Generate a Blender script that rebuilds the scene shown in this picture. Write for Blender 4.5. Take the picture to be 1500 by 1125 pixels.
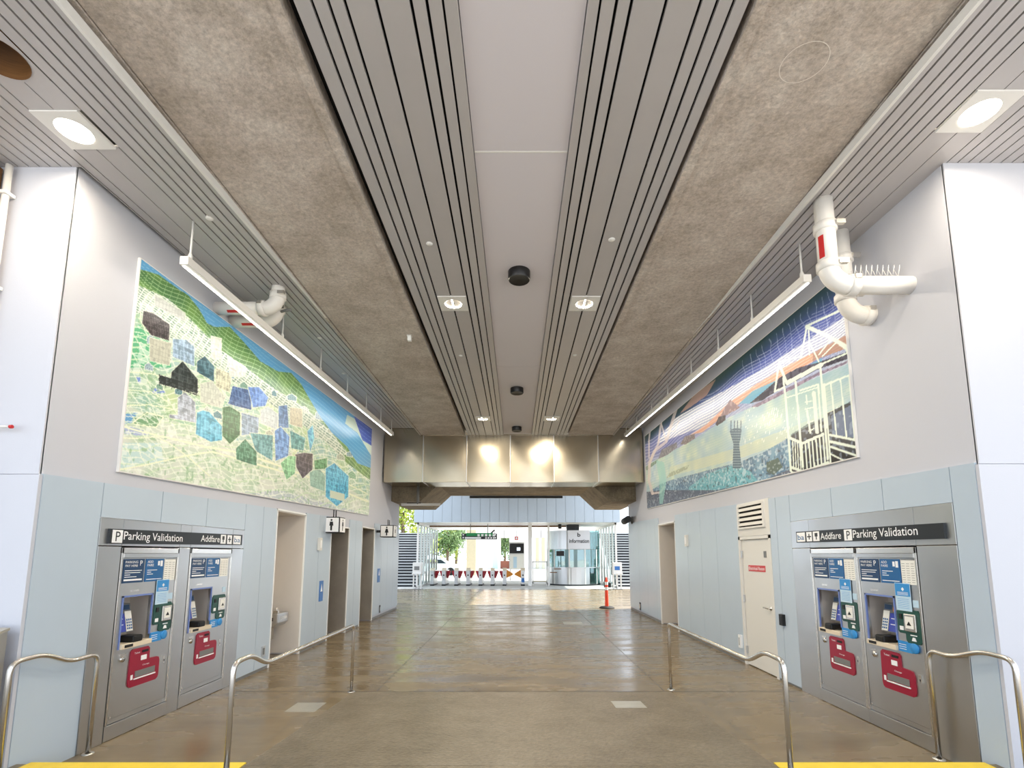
import bpy, math, random
import numpy as np
from mathutils import Vector, Matrix
random.seed(7)
rng = np.random.default_rng(11)
SC = bpy.context.scene
COL = SC.collection
for o in list(bpy.data.objects):
    bpy.data.objects.remove(o)

# ------------------------------------------------------------------ camera
F, CX, HZ, H = 720.0, 756.0, 812.0, 1.85        # pixels of the 1500x1125 frame; eye height in metres
TH = math.radians(7.2)
CY = HZ - F * math.tan(TH)
cT, sT = math.cos(TH), math.sin(TH)
cam = bpy.data.cameras.new('camera')
cam.sensor_width = 36.0
cam.lens = F / 1500 * 36
cam.shift_x = -(CX - 750) / 1500
cam.shift_y = (CY - 562.5) / 1500
cam.clip_end = 400
co = bpy.data.objects.new('camera', cam)
COL.objects.link(co)
co.location = (0, 0, H)
co.rotation_euler = (math.pi / 2 + TH, 0, 0)
SC.camera = co
# ------------------------------------------------------------------ world, sun, exposure
w = bpy.data.worlds.new('sky'); SC.world = w; w.use_nodes = True
bg = w.node_tree.nodes['Background']
bg.inputs[0].default_value = (0.78, 0.88, 1.0, 1)
bg.inputs[1].default_value = 2.1
sl = bpy.data.lights.new('sun', 'SUN'); sl.energy = 9.0; sl.angle = math.radians(1.0); sl.color = (1, .95, .86)
so = bpy.data.objects.new('sun', sl); COL.objects.link(so)
so.location = (20, 60, 40)
so.rotation_euler = Vector((-0.62, -0.12, -0.77)).to_track_quat('-Z', 'Y').to_euler()
SC.view_settings.view_transform = 'Standard'
SC.view_settings.look = 'None'
SC.view_settings.gamma = 1.0
SC.view_settings.use_curve_mapping = False
SC.view_settings.exposure = 0.36

# ------------------------------------------------------------------ pixel -> place helpers
def ray(x, y):
    v = (CY - y) / F
    return ((x - CX) / F, cT - v * sT, sT + v * cT)
def onX(x, y, X):
    r = ray(x, y); t = X / r[0]; return Vector((X, r[1] * t, H + r[2] * t))
def onY(x, y, Y):
    r = ray(x, y); t = Y / r[1]; return Vector((r[0] * t, Y, H + r[2] * t))
def onZ(x, y, Z=0.0):
    r = ray(x, y); t = (Z - H) / r[2]; return Vector((r[0] * t, r[1] * t, Z))
def proj(X, Y, Z):
    d = Y * cT + (Z - H) * sT; v = -Y * sT + (Z - H) * cT
    return CX + F * X / d, CY - F * v / d
L, R = -4.08, 3.92            # faces of the two side walls
def ZS(Y): return 5.43 + .027 * (Y - 4.15)      # outer slat ceiling, rises gently
ZC = 5.5                                        # centre ceiling and girder soffits

# ------------------------------------------------------------------ materials
MATS = {}
def lin(c):
    c = c / 255.0
    return c / 12.92 if c <= .04045 else ((c + .055) / 1.055) ** 2.4
def rgb(r, g, b): return (lin(r), lin(g), lin(b), 1)
def mat(name, col, rough=.5, metal=0.0, var=0.0, scale=4.0, bump=0.0, bscale=40.0, stretch=(1, 1, 1), rvar=0.0, emit=0.0, spec=.5, detail=4.0, coat=0.0):
    m = bpy.data.materials.new(name); m.use_nodes = True
    nt = m.node_tree; b = nt.nodes['Principled BSDF']
    b.inputs['Base Color'].default_value = col
    b.inputs['Roughness'].default_value = rough
    b.inputs['Metallic'].default_value = metal
    b.inputs['Specular IOR Level'].default_value = spec
    b.inputs['Coat Weight'].default_value = coat
    if emit:
        b.inputs['Emission Color'].default_value = col; b.inputs['Emission Strength'].default_value = emit
    if var or bump or rvar:
        tc = nt.nodes.new('ShaderNodeTexCoord'); mp = nt.nodes.new('ShaderNodeMapping')
        mp.inputs['Scale'].default_value = stretch
        nt.links.new(tc.outputs['Object'], mp.inputs['Vector'])
        nz = nt.nodes.new('ShaderNodeTexNoise'); nz.inputs['Scale'].default_value = scale; nz.inputs['Detail'].default_value = detail
        nz.inputs['Roughness'].default_value = .65
        nt.links.new(mp.outputs['Vector'], nz.inputs['Vector'])
        if var:
            rp = nt.nodes.new('ShaderNodeValToRGB')
            rp.color_ramp.elements[0].position = .3; rp.color_ramp.elements[1].position = .7
            rp.color_ramp.elements[0].color = tuple(max(0, c * (1 - var)) for c in col[:3]) + (1,)
            rp.color_ramp.elements[1].color = tuple(min(1, c * (1 + var)) for c in col[:3]) + (1,)
            nt.links.new(nz.outputs['Fac'], rp.inputs['Fac']); nt.links.new(rp.outputs['Color'], b.inputs['Base Color'])
        if rvar:
            mr = nt.nodes.new('ShaderNodeMapRange')
            mr.inputs['From Min'].default_value = .3; mr.inputs['From Max'].default_value = .7
            mr.inputs['To Min'].default_value = max(.02, rough - rvar); mr.inputs['To Max'].default_value = rough + rvar
            nt.links.new(nz.outputs['Fac'], mr.inputs['Value']); nt.links.new(mr.outputs['Result'], b.inputs['Roughness'])
        if bump:
            nb = nt.nodes.new('ShaderNodeTexNoise'); nb.inputs['Scale'].default_value = bscale; nb.inputs['Detail'].default_value = 5
            nt.links.new(mp.outputs['Vector'], nb.inputs['Vector'])
            bp = nt.nodes.new('ShaderNodeBump'); bp.inputs['Strength'].default_value = bump; bp.inputs['Distance'].default_value = .02
            nt.links.new(nb.outputs['Fac'], bp.inputs['Height']); nt.links.new(bp.outputs['Normal'], b.inputs['Normal'])
    MATS[name] = m
    return m
def glass(name, col, rough=.02, alpha=.25):
    m = bpy.data.materials.new(name); m.use_nodes = True
    nt = m.node_tree; out = nt.nodes['Material Output']; nt.nodes.remove(nt.nodes['Principled BSDF'])
    t = nt.nodes.new('ShaderNodeBsdfTransparent'); t.inputs[0].default_value = col
    g = nt.nodes.new('ShaderNodeBsdfGlossy'); g.inputs['Roughness'].default_value = rough
    mx = nt.nodes.new('ShaderNodeMixShader'); mx.inputs[0].default_value = alpha
    nt.links.new(t.outputs[0], mx.inputs[1]); nt.links.new(g.outputs[0], mx.inputs[2]); nt.links.new(mx.outputs[0], out.inputs[0])
    MATS[name] = m
def concrete(name, base, light, dark, rough):
    m = mat(name, base, rough, 0, .0, 3.0, .35, 30)
    nt = m.node_tree; b = nt.nodes['Principled BSDF']
    tc = nt.nodes.new('ShaderNodeTexCoord')
    n1 = nt.nodes.new('ShaderNodeTexNoise'); n1.inputs['Scale'].default_value = 2.3; n1.inputs['Detail'].default_value = 9; n1.inputs['Roughness'].default_value = .72
    n2 = nt.nodes.new('ShaderNodeTexNoise'); n2.inputs['Scale'].default_value = 22; n2.inputs['Detail'].default_value = 6; n2.inputs['Roughness'].default_value = .8
    for n in (n1, n2): nt.links.new(tc.outputs['Object'], n.inputs['Vector'])
    r1 = nt.nodes.new('ShaderNodeValToRGB'); e = r1.color_ramp.elements
    e[0].position = .36; e[0].color = dark; e[1].position = .66; e[1].color = light
    k = e.new(.5); k.color = base
    nt.links.new(n1.outputs['Fac'], r1.inputs['Fac'])
    r2 = nt.nodes.new('ShaderNodeValToRGB'); r2.color_ramp.elements[0].position = .35; r2.color_ramp.elements[1].position = .7
    r2.color_ramp.elements[0].color = (.62, .62, .62, 1); r2.color_ramp.elements[1].color = (1.12, 1.1, 1.08, 1)
    nt.links.new(n2.outputs['Fac'], r2.inputs['Fac'])
    mx = nt.nodes.new('ShaderNodeMix'); mx.data_type = 'RGBA'; mx.blend_type = 'MULTIPLY'; mx.inputs[0].default_value = 1
    nt.links.new(r1.outputs['Color'], mx.inputs[6]); nt.links.new(r2.outputs['Color'], mx.inputs[7])
    nt.links.new(mx.outputs[2], b.inputs['Base Color'])
    return m
mat('white_wall', rgb(196, 197, 205), .55, bump=.05, bscale=120)
mat('panel', rgb(184, 197, 209), .28, var=.03, scale=.7)
mat('stainless', rgb(200, 200, 200), .34, 1.0, var=.03, scale=1.5, rvar=.06, bump=.02, bscale=1.6)
mat('stainless_duct', rgb(184, 174, 154), .26, 1.0, var=.05, scale=1.2, bump=.10, bscale=1.1)
mat('stainless_door', rgb(190, 182, 170), .36, .55, var=.1, scale=2.0, rvar=.08)
mat('rail_steel', rgb(218, 214, 208), .27, 1.0)
mat('slat', rgb(186, 182, 182), .42, .2, var=.03, scale=1.5)
mat('centre_panel', rgb(208, 202, 206), .6, bump=.05, bscale=160)
mat('black', rgb(14, 14, 15), .5)
mat('dark_gap', rgb(9, 9, 9), .9)
mat('dark_pod', rgb(18, 15, 15), .35)
concrete('concrete', rgb(202, 190, 180), rgb(220, 211, 202), rgb(184, 172, 160), .85)
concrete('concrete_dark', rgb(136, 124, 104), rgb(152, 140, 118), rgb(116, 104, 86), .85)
mat('tan_wall', rgb(216, 208, 198), .6, var=.02)
mat('beige_paint', rgb(222, 219, 212), .45)
mat('white_paint', rgb(240, 240, 238), .4)
mat('pipe_paint', rgb(232, 228, 222), .38, var=.03)
mat('sign_dark', rgb(30, 34, 38), .4)
mat('white_print', rgb(245, 245, 245), .5)
mat('paper', rgb(238, 236, 228), .6)
mat('navy', rgb(25, 62, 100), .4)
mat('mid_blue', rgb(28, 95, 150), .4)
mat('sky_blue', rgb(50, 140, 205), .4)
mat('pale_blue', rgb(190, 215, 232), .5)
mat('trim_blue', rgb(112, 132, 190), .35)
mat('screen_blue', rgb(58, 72, 170), .3)
mat('orange', rgb(240, 140, 60), .5)
mat('machine_red', rgb(150, 16, 48), .35)
mat('machine_green', rgb(20, 72, 62), .35)
mat('recess_metal', rgb(200, 192, 184), .42, .45)
mat('chalk', rgb(224, 216, 206), .9)
mat('grey_plastic', rgb(120, 120, 118), .45)
mat('cream_plastic', rgb(225, 210, 185), .4)
mat('yellow_paint', rgb(232, 200, 60), .55, var=.06, scale=6)
mat('brown_wood', rgb(112, 76, 40), .6, var=.25, scale=5, stretch=(1, 1, 12))
mat('ada_blue', rgb(50, 110, 180), .4)
mat('red', rgb(200, 40, 40), .45)
mat('sign_red', rgb(205, 70, 72), .45)
mat('flap_red', rgb(190, 25, 45), .35)
mat('flap_orange', rgb(238, 150, 40), .35)
mat('cone_orange', rgb(240, 72, 36), .45)
mat('rubber', rgb(30, 28, 27), .7)
mat('sign_green', rgb(30, 140, 80), .4)
mat('lamp_glow', (1.0, .90, .70, 1), emit=28)
mat('strip_glow', (1.0, .96, .90, 1), emit=5)
mat('screen_glow', (.75, .85, 1.0, 1), emit=1.2)
mat('frame_white', rgb(228, 226, 222), .4)
mat('plate', rgb(190, 184, 170), .35, .6, var=.06, scale=8)
mat('leaf_yellow', rgb(150, 165, 60), .6, var=.3, scale=3)
mat('leaf_green', rgb(96, 124, 72), .6, var=.3, scale=3)
mat('bark', rgb(100, 84, 66), .8)
mat('car_paint', rgb(225, 232, 236), .2, coat=.5)
mat('car_glass', rgb(40, 55, 65), .1)
mat('building', rgb(226, 222, 218), .7, var=.03)
mat('building_tan', rgb(190, 178, 150), .7, var=.05)
mat('brick_red', rgb(150, 92, 74), .8)
mat('pavement', rgb(190, 188, 184), .8, var=.05, scale=2)
mat('step_dark', rgb(48, 50, 54), .7)
mat('step_edge', rgb(205, 206, 206), .6)
glass('teal_glass', (.62, .88, .88, 1), .03, .22)
glass('clear_glass', (.9, .95, .95, 1), .03, .12)

def floor_material():
    m = mat('floor', rgb(150, 132, 104), .3)
    nt = m.node_tree; b = nt.nodes['Principled BSDF']
    tc = nt.nodes.new('ShaderNodeTexCoord')
    def noise(s, st, d=6, r=.65):
        mp = nt.nodes.new('ShaderNodeMapping'); mp.inputs['Scale'].default_value = st
        nt.links.new(tc.outputs['Object'], mp.inputs['Vector'])
        n = nt.nodes.new('ShaderNodeTexNoise'); n.inputs['Scale'].default_value = s; n.inputs['Detail'].default_value = d; n.inputs['Roughness'].default_value = r
        nt.links.new(mp.outputs['Vector'], n.inputs['Vector']); return n
    n1 = noise(.8, (1, .8, 1)); n2 = noise(1.5, (.55, 1.7, 1), 3, .5); n3 = noise(60, (1, 1, 1), 3)
    r1 = nt.nodes.new('ShaderNodeValToRGB'); e = r1.color_ramp.elements
    e[0].position = .32; e[0].color = rgb(104, 88, 64); e[1].position = .70; e[1].color = rgb(140, 124, 98)
    k = e.new(.5); k.color = rgb(122, 106, 80)
    ad = nt.nodes.new('ShaderNodeMath'); ad.operation = 'ADD'
    ml = nt.nodes.new('ShaderNodeMath'); ml.operation = 'MULTIPLY'; ml.inputs[1].default_value = .5
    ml2 = nt.nodes.new('ShaderNodeMath'); ml2.operation = 'MULTIPLY'; ml2.inputs[1].default_value = .5
    nt.links.new(n1.outputs['Fac'], ml.inputs[0]); nt.links.new(n2.outputs['Fac'], ml2.inputs[0])
    nt.links.new(ml.outputs[0], ad.inputs[0]); nt.links.new(ml2.outputs[0], ad.inputs[1])
    nt.links.new(ad.outputs[0], r1.inputs['Fac']); nt.links.new(r1.outputs['Color'], b.inputs['Base Color'])
    mr = nt.nodes.new('ShaderNodeMapRange'); mr.inputs['From Min'].default_value = .35; mr.inputs['From Max'].default_value = .65
    mr.inputs['To Min'].default_value = .15; mr.inputs['To Max'].default_value = .34
    nt.links.new(n2.outputs['Fac'], mr.inputs['Value']); nt.links.new(mr.outputs['Result'], b.inputs['Roughness'])
    n4 = noise(7, (.7, 1.8, 1), 3)
    bp = nt.nodes.new('ShaderNodeBump'); bp.inputs['Strength'].default_value = .07; bp.inputs['Distance'].default_value = .01
    nt.links.new(n4.outputs['Fac'], bp.inputs['Height']); nt.links.new(bp.outputs['Normal'], b.inputs['Normal'])
    return m
floor_material()
concrete('ramp', rgb(126, 114, 94), rgb(138, 126, 106), rgb(112, 100, 80), .42)

# ------------------------------------------------------------------ mesh builder
class MB:
    def __init__(s): s.v = []; s.f = []; s.sm = []
    def add(s, vs, fs, smooth=False):
        n = len(s.v); s.v += [tuple(p) for p in vs]
        for f in fs: s.f.append(tuple(i + n for i in f)); s.sm.append(smooth)
        return s
    def hexa(s, p):       # 8 points: bottom ring 0-3, top ring 4-7
        return s.add(p, [(0, 3, 2, 1), (4, 5, 6, 7), (0, 1, 5, 4), (1, 2, 6, 5), (2, 3, 7, 6), (3, 0, 4, 7)])
    def box(s, x0, x1, y0, y1, z0, z1):
        x0, x1 = min(x0, x1), max(x0, x1); y0, y1 = min(y0, y1), max(y0, y1); z0, z1 = min(z0, z1), max(z0, z1)
        return s.hexa([(x0, y0, z0), (x1, y0, z0), (x1, y1, z0), (x0, y1, z0), (x0, y0, z1), (x1, y0, z1), (x1, y1, z1), (x0, y1, z1)])
    def ybox(s, x0, x1, y0, y1, za0, za1, zb0, zb1):      # ends at different heights: a at y0, b at y1
        return s.hexa([(x0, y0, za0), (x1, y0, za0), (x1, y1, zb0), (x0, y1, zb0), (x0, y0, za1), (x1, y0, za1), (x1, y1, zb1), (x0, y1, zb1)])
    def prism(s, poly, f0, f1):     # poly in 2D; f0 / f1 map a 2D point to the two caps
        n = len(poly)
        vs = [f0(*p) for p in poly] + [f1(*p) for p in poly]
        fs = [tuple(range(n)), tuple(range(2 * n - 1, n - 1, -1))]
        fs += [(i, i + n, (i + 1) % n + n, (i + 1) % n) for i in range(n)]
        return s.add(vs, fs)
    def tube(s, pts, r, n=12, caps=True):
        pts = [Vector(p) for p in pts]; vs = []; fs = []
        d0 = (pts[1] - pts[0]).normalized()
        a = Vector((0, 0, 1)) if abs(d0.z) < .9 else Vector((1, 0, 0))
        u = d0.cross(a).normalized()
        for i, p in enumerate(pts):
            if i == 0: d = d0
            elif i == len(pts) - 1: d = (p - pts[i - 1]).normalized()
            else: d = ((p - pts[i - 1]).normalized() + (pts[i + 1] - p).normalized()).normalized()
            u = (u - d * u.dot(d)).normalized(); w_ = d.cross(u)
            for k in range(n):
                t = 2 * math.pi * k / n; vs.append(p + (u * math.cos(t) + w_ * math.sin(t)) * r)
        for i in range(len(pts) - 1):
            for k in range(n): fs.append((i * n + k, i * n + (k + 1) % n, (i + 1) * n + (k + 1) % n, (i + 1) * n + k))
        s.add(vs, fs, True)
        if caps:
            m = len(s.v) - len(vs)
            s.f.append(tuple(m + k for k in reversed(range(n)))); s.sm.append(False)
            s.f.append(tuple(m + (len(pts) - 1) * n + k for k in range(n))); s.sm.append(False)
        return s
    def lathe(s, prof, org, n=24, axis='z', smooth=True, a0=0, a1=2 * math.pi):    # prof: (radius, height)
        vs = []; full = abs(a1 - a0 - 2 * math.pi) < 1e-6; m = n if full else n + 1
        for r, h in prof:
            for k in range(m):
                t = a0 + (a1 - a0) * k / n; x, y = r * math.cos(t), r * math.sin(t)
                vs.append({'z': (org[0] + x, org[1] + y, org[2] + h), 'x': (org[0] + h, org[1] + x, org[2] + y), 'y': (org[0] + x, org[1] + h, org[2] + y)}[axis])
        fs = []
        for i in range(len(prof) - 1):
            for k in range(n if full else n):
                k2 = (k + 1) % m if full else k + 1
                fs.append((i * m + k, i * m + k2, (i + 1) * m + k2, (i + 1) * m + k))
        return s.add(vs, fs, smooth)
    def build(s, name, m, parent=None):
        me = bpy.data.meshes.new(name); me.from_pydata(s.v, [], s.f); me.update()
        if any(s.sm): me.polygons.foreach_set('use_smooth', s.sm)
        me.materials.append(MATS[m] if isinstance(m, str) else m)
        o = bpy.data.objects.new(name, me); COL.objects.link(o)
        if parent is not None:
            o.parent = parent
            o.matrix_parent_inverse = parent.matrix_basis.inverted()
        return o
def fix(o):          # consistent outward normals
    import bmesh
    b = bmesh.new(); b.from_mesh(o.data); bmesh.ops.recalc_face_normals(b, faces=b.faces); b.to_mesh(o.data); b.free(); return o
def bev(o, w_=.004, seg=2):
    md = o.modifiers.new('bevel', 'BEVEL'); md.width = w_; md.segments = seg; md.limit_method = 'ANGLE'; return o
def B(name, m, parent, *a): return MB().box(*a).build(name, m, parent)
def tag(o, label, cat, group=None):
    o['label'] = label; o['category'] = cat
    if group: o['group'] = group
    return o
def struct(o, label=None, cat=None):
    o['kind'] = 'structure'
    if label: o['label'] = label
    if cat: o['category'] = cat
    return o
def thing(name, label, cat, loc=(0, 0, 0), group=None):
    o = bpy.data.objects.new(name, None); COL.objects.link(o); o.location = loc
    bpy.context.view_layer.update()
    return tag(o, label, cat, group)
def copy_tree(o, parent=None, delta=None):
    c = o.copy(); COL.objects.link(c)
    if parent is not None: c.parent = parent
    elif delta is not None: c.location = o.location + Vector(delta)
    for ch in list(o.children): copy_tree(ch, c)
    return c
def text_mesh(s, bold=.004):
    cu = bpy.data.curves.new('txt', 'FONT'); cu.body = s; cu.extrude = .0; cu.offset = bold; cu.resolution_u = 3
    t = bpy.data.objects.new('txt', cu); COL.objects.link(t)
    dg = bpy.context.evaluated_depsgraph_get(); me = bpy.data.meshes.new_from_object(t.evaluated_get(dg))
    bpy.data.objects.remove(t); return me
def text(name, s, m, parent, org, right, up, width=None, height=None, bold=.004):
    """flat lettering: org = lower left corner, right/up unit vectors, scaled to width and height"""
    me = text_mesh(s, bold); me.name = name
    xs = [v.co.x for v in me.vertices]; ys = [v.co.y for v in me.vertices]
    x0, x1, y0, y1 = min(xs), max(xs), min(ys), max(ys)
    kx = width / (x1 - x0) if width else None; ky = height / (y1 - y0) if height else None
    kx = kx or ky; ky = ky or kx
    org, right, up = Vector(org), Vector(right), Vector(up)
    for v in me.vertices:
        v.co = org + right * ((v.co.x - x0) * kx) + up * ((v.co.y - y0) * ky)
    me.materials.clear(); me.materials.append(MATS[m])
    o = bpy.data.objects.new(name, me); COL.objects.link(o)
    if parent is not None:
        o.parent = parent; o.matrix_parent_inverse = parent.matrix_basis.inverted()
    return o
# side-wall frame: 'L' or 'R'; y along the hall, o = distance out of the wall into the hall
def wx(sd, o): return L + o if sd == 'L' else R - o
def wbox(mb, sd, y0, y1, z0, z1, o0, o1): return mb.box(wx(sd, o0), wx(sd, o1), y0, y1, z0, z1)
def WB(name, m, parent, sd, y0, y1, z0, z1, o0, o1): return wbox(MB(), sd, y0, y1, z0, z1, o0, o1).build(name, m, parent)
def wprism(mb, sd, poly, o0, o1): return mb.prism(poly, lambda y, z: (wx(sd, o0), y, z), lambda y, z: (wx(sd, o1), y, z))

# ------------------------------------------------------------------ floor, ramp, upper landing
YE = 4.28            # edge of the upper landing (0.15 m higher)
RX0, RX1, RY = -2.2, 2.1, 6.95
fl = struct(MB().box(-16, 16, YE - .3, 27.0, -.3, 0).build('floor', 'floor'), 'tan polished concrete floor of the station hall', 'floor')
lb = MB().box(L, R, -1.0, YE - .02, -.3, .15).box(-16, L, -1.0, 4.12, -.3, .15).box(R, 16, -1.0, 4.12, -.3, .15)
struct(lb.build('floor', 'ramp', None), 'grey concrete upper landing above the step', 'floor')
rp = fix(MB().prism([(YE - .05, -.02), (RY, -.02), (RY, .0), (YE - .05, .152)], lambda y, z: (RX0, y, z), lambda y, z: (RX1, y, z)).build('floor', 'ramp'))
struct(rp, 'grey concrete ramp rising between the two inner handrails', 'floor')
struct(MB().box(-70, 70, -70, -1.0, -.3, .15).build('floor', 'pavement'), 'unseen pale forecourt pavement before the landing, widened to bounce sunlight up', 'floor')  # unseen ground, made wide and pale to bounce sunlight up to the ceiling
struct(MB().box(-60, 60, 27.0, 130, -.3, 0).build('floor', 'pavement'), 'pale sunlit pavement beyond the fare gates', 'floor')
st = B('step_edge', 'yellow_paint', None, -3.98, RX0 - .015, YE - .16, YE, .02, .157)
tag(st, 'yellow painted step edge beneath the handrail of the wall with the green hill mural', 'step edge')
st = B('step_edge', 'yellow_paint', None, RX1 + .015, 3.84, YE - .16, YE, .02, .157)
tag(st, 'yellow painted step edge beneath the handrail of the wall with the bay sunset mural', 'step edge')
# floor cover plates
for x0, x1, y0, y1, z, lab in ((-2.74, -2.38, 6.09, 6.45, 0, 'square steel cover plate set in tan floor beside the ramp'),
                               (1.18, 1.55, 6.08, 6.41, None, 'square steel cover plate set in the grey ramp'),
                               (1.28, 1.80, 13.4, 13.9, 0, 'square steel cover plate far along the hall floor')):
    if z is None:
        zz = lambda y: .152 * (RY - y) / (RY - YE + .05)
        o = MB().ybox(x0, x1, y0, y1, zz(y0) - .01, zz(y0) + .004, zz(y1) - .01, zz(y1) + .004).build('cover_plate', 'plate')
    else: o = B('cover_plate', 'plate', None, x0, x1, y0, y1, -.01, .005)
    tag(o, lab, 'cover plate')
# floor joints
for x in (-1.9, 2.02):
    o = B('joint_line', 'step_dark', fl, x - .004, x + .004, 7.0, 27, -.005, .0012)
B('joint_line', 'step_dark', fl, -3.9, 3.8, 6.96, 6.972, -.005, .0012)
# ------------------------------------------------------------------ side walls with openings
PTL = lambda y: 2.54 + .020 * (y - 4.2)
PTR = lambda y: 2.63 + .023 * (y - 4.2)
WEND = 17.2
def side_wall(sd, y0, openings, name, label):
    D = 2.4
    m = MB()
    y = y0
    for a, b_, zt, dep in openings:
        wbox(m, sd, y, a, 0, 2.75, -.02, -D)
        wbox(m, sd, a, b_, 0, zt, -dep, -D)
        wbox(m, sd, a, b_, zt, 2.75, -.02, -D)
        y = b_
    wbox(m, sd, y, WEND, 0, 2.75, -.02, -D)
    wbox(m, sd, y0, WEND, 2.75, 6.3, -.02, -D)
    return struct(m.build(name, 'white_wall'), label, 'wall')
OPL = [(4.86, 7.36, 2.15, .7), (8.39, 9.53, 2.60, .62), (10.88, 12.05, 2.47, 1.5), (13.07, 14.20, 2.56, 1.5)]
OPR = [(4.42, 6.93, 2.22, .7), (7.64, 8.66, 2.11, .14), (12.17, 13.56, 2.64, 1.5)]
WL = side_wall('L', 4.18, OPL, 'wall_left', 'white and pale blue panelled side wall with two restroom doorways')
WR = side_wall('R', 4.13, OPR, 'wall_right', 'white and pale blue panelled side wall with electrical room door')
def panel(wall, sd, y0, y1, z0, top, m='panel', ztop=None):
    g = .004
    a, b_ = (top(y0), top(y1)) if ztop is None else (ztop, ztop)
    o = MB().ybox(wx(sd, -.03), wx(sd, 0), y0 + g, y1 - g, z0, a, z0, b_).build('panel', m, wall)
    fix(o); return o
def kick(wall, sd, y0, y1): WB('kick_strip', 'grey_plastic', wall, sd, y0, y1, 0, .06, -.05, -.012)
for a, b_, z0 in ((4.19, 4.82, .0), (4.82, 5.64, 2.215), (5.64, 6.47, 2.215), (6.47, 7.40, 2.215), (7.40, 7.93, .05), (7.93, 8.37, .05),
                  (9.55, 10.22, .05), (10.22, 10.86, .05), (12.07, 12.55, .05), (12.55, 13.05, .05), (14.22, 15.0, .12), (15.0, 15.7, .12), (15.7, 16.45, .12), (16.45, 17.2, .12)):
    panel(WL, 'L', a, b_, z0, PTL)
for a, b_, z0 in ((4.14, 4.39, .0), (4.39, 5.22, 2.315), (5.22, 6.08, 2.315), (6.08, 7.02, 2.315), (7.02, 7.40, .03), (7.40, 7.62, .03), (8.70, 9.66, .05), (9.66, 10.48, .05), (10.48, 11.31, .05), (11.31, 12.15, .05),
                  (13.58, 13.92, .1), (13.92, 14.86, .1), (14.86, 15.86, .1), (15.86, 17.2, .1)):
    panel(WR, 'R', a, b_, z0, PTR)
for a, b_ in ((7.40, 8.37), (9.55, 10.86), (12.07, 13.05), (14.22, 17.2)): kick(WL, 'L', a, b_)
for a, b_ in ((7.02, 7.62), (8.70, 12.15), (13.58, 17.2)): kick(WR, 'R', a, b_)
# front returns: faces towards the camera
for sd, y, wall, X0, X1, zt in (('L', 4.18, WL, -6.48, L - .004, 2.53), ('R', 4.13, WR, R + .004, 6.3, 2.61)):
    MB().box(X0, X1, y - .022, y + .01, 0, zt).build('panel', 'white_wall', wall)
    MB().box(min(X0, X1) if sd == 'L' else R + .02, max(X0, X1) if sd == 'R' else L - .02, y - .014, y + .01, zt + .006, 6.0).build('panel', 'white_wall', wall)
# opening linings
def lining(wall, sd, a, b_, zt, dep, m, mfar):
    WB('lining', m, wall, sd, a, b_, 0, zt, -dep, -dep + .02)
    WB('lining', mfar, wall, sd, b_ - .02, b_ + .0, 0.02, zt, -dep, -.012)
    WB('lining', m, wall, sd, a, a + .02, 0.02, zt, -dep, -.012)
    WB('lining', m, wall, sd, a, b_, zt - .02, zt, -dep, -.012)
lining(WL, 'L', *OPL[1], 'tan_wall', 'tan_wall')
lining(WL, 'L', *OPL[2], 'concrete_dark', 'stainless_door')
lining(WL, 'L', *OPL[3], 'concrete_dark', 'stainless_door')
lining(WR, 'R', *OPR[2], 'tan_wall', 'tan_wall')
for sd, wall, a, b_, zt in (('L', WL, *OPL[1][:3]), ('L', WL, *OPL[2][:3]), ('L', WL, *OPL[3][:3]), ('R', WR, *OPR[2][:3])):      # white edge trims
    for y in (a - .02, b_ - .01): WB('edge_trim', 'white_paint', wall, sd, y, y + .03, 0, zt + .03, -.04, .006)
    WB('edge_trim', 'white_paint', wall, sd, a - .02, b_ + .02, zt, zt + .03, -.04, .006)
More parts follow.
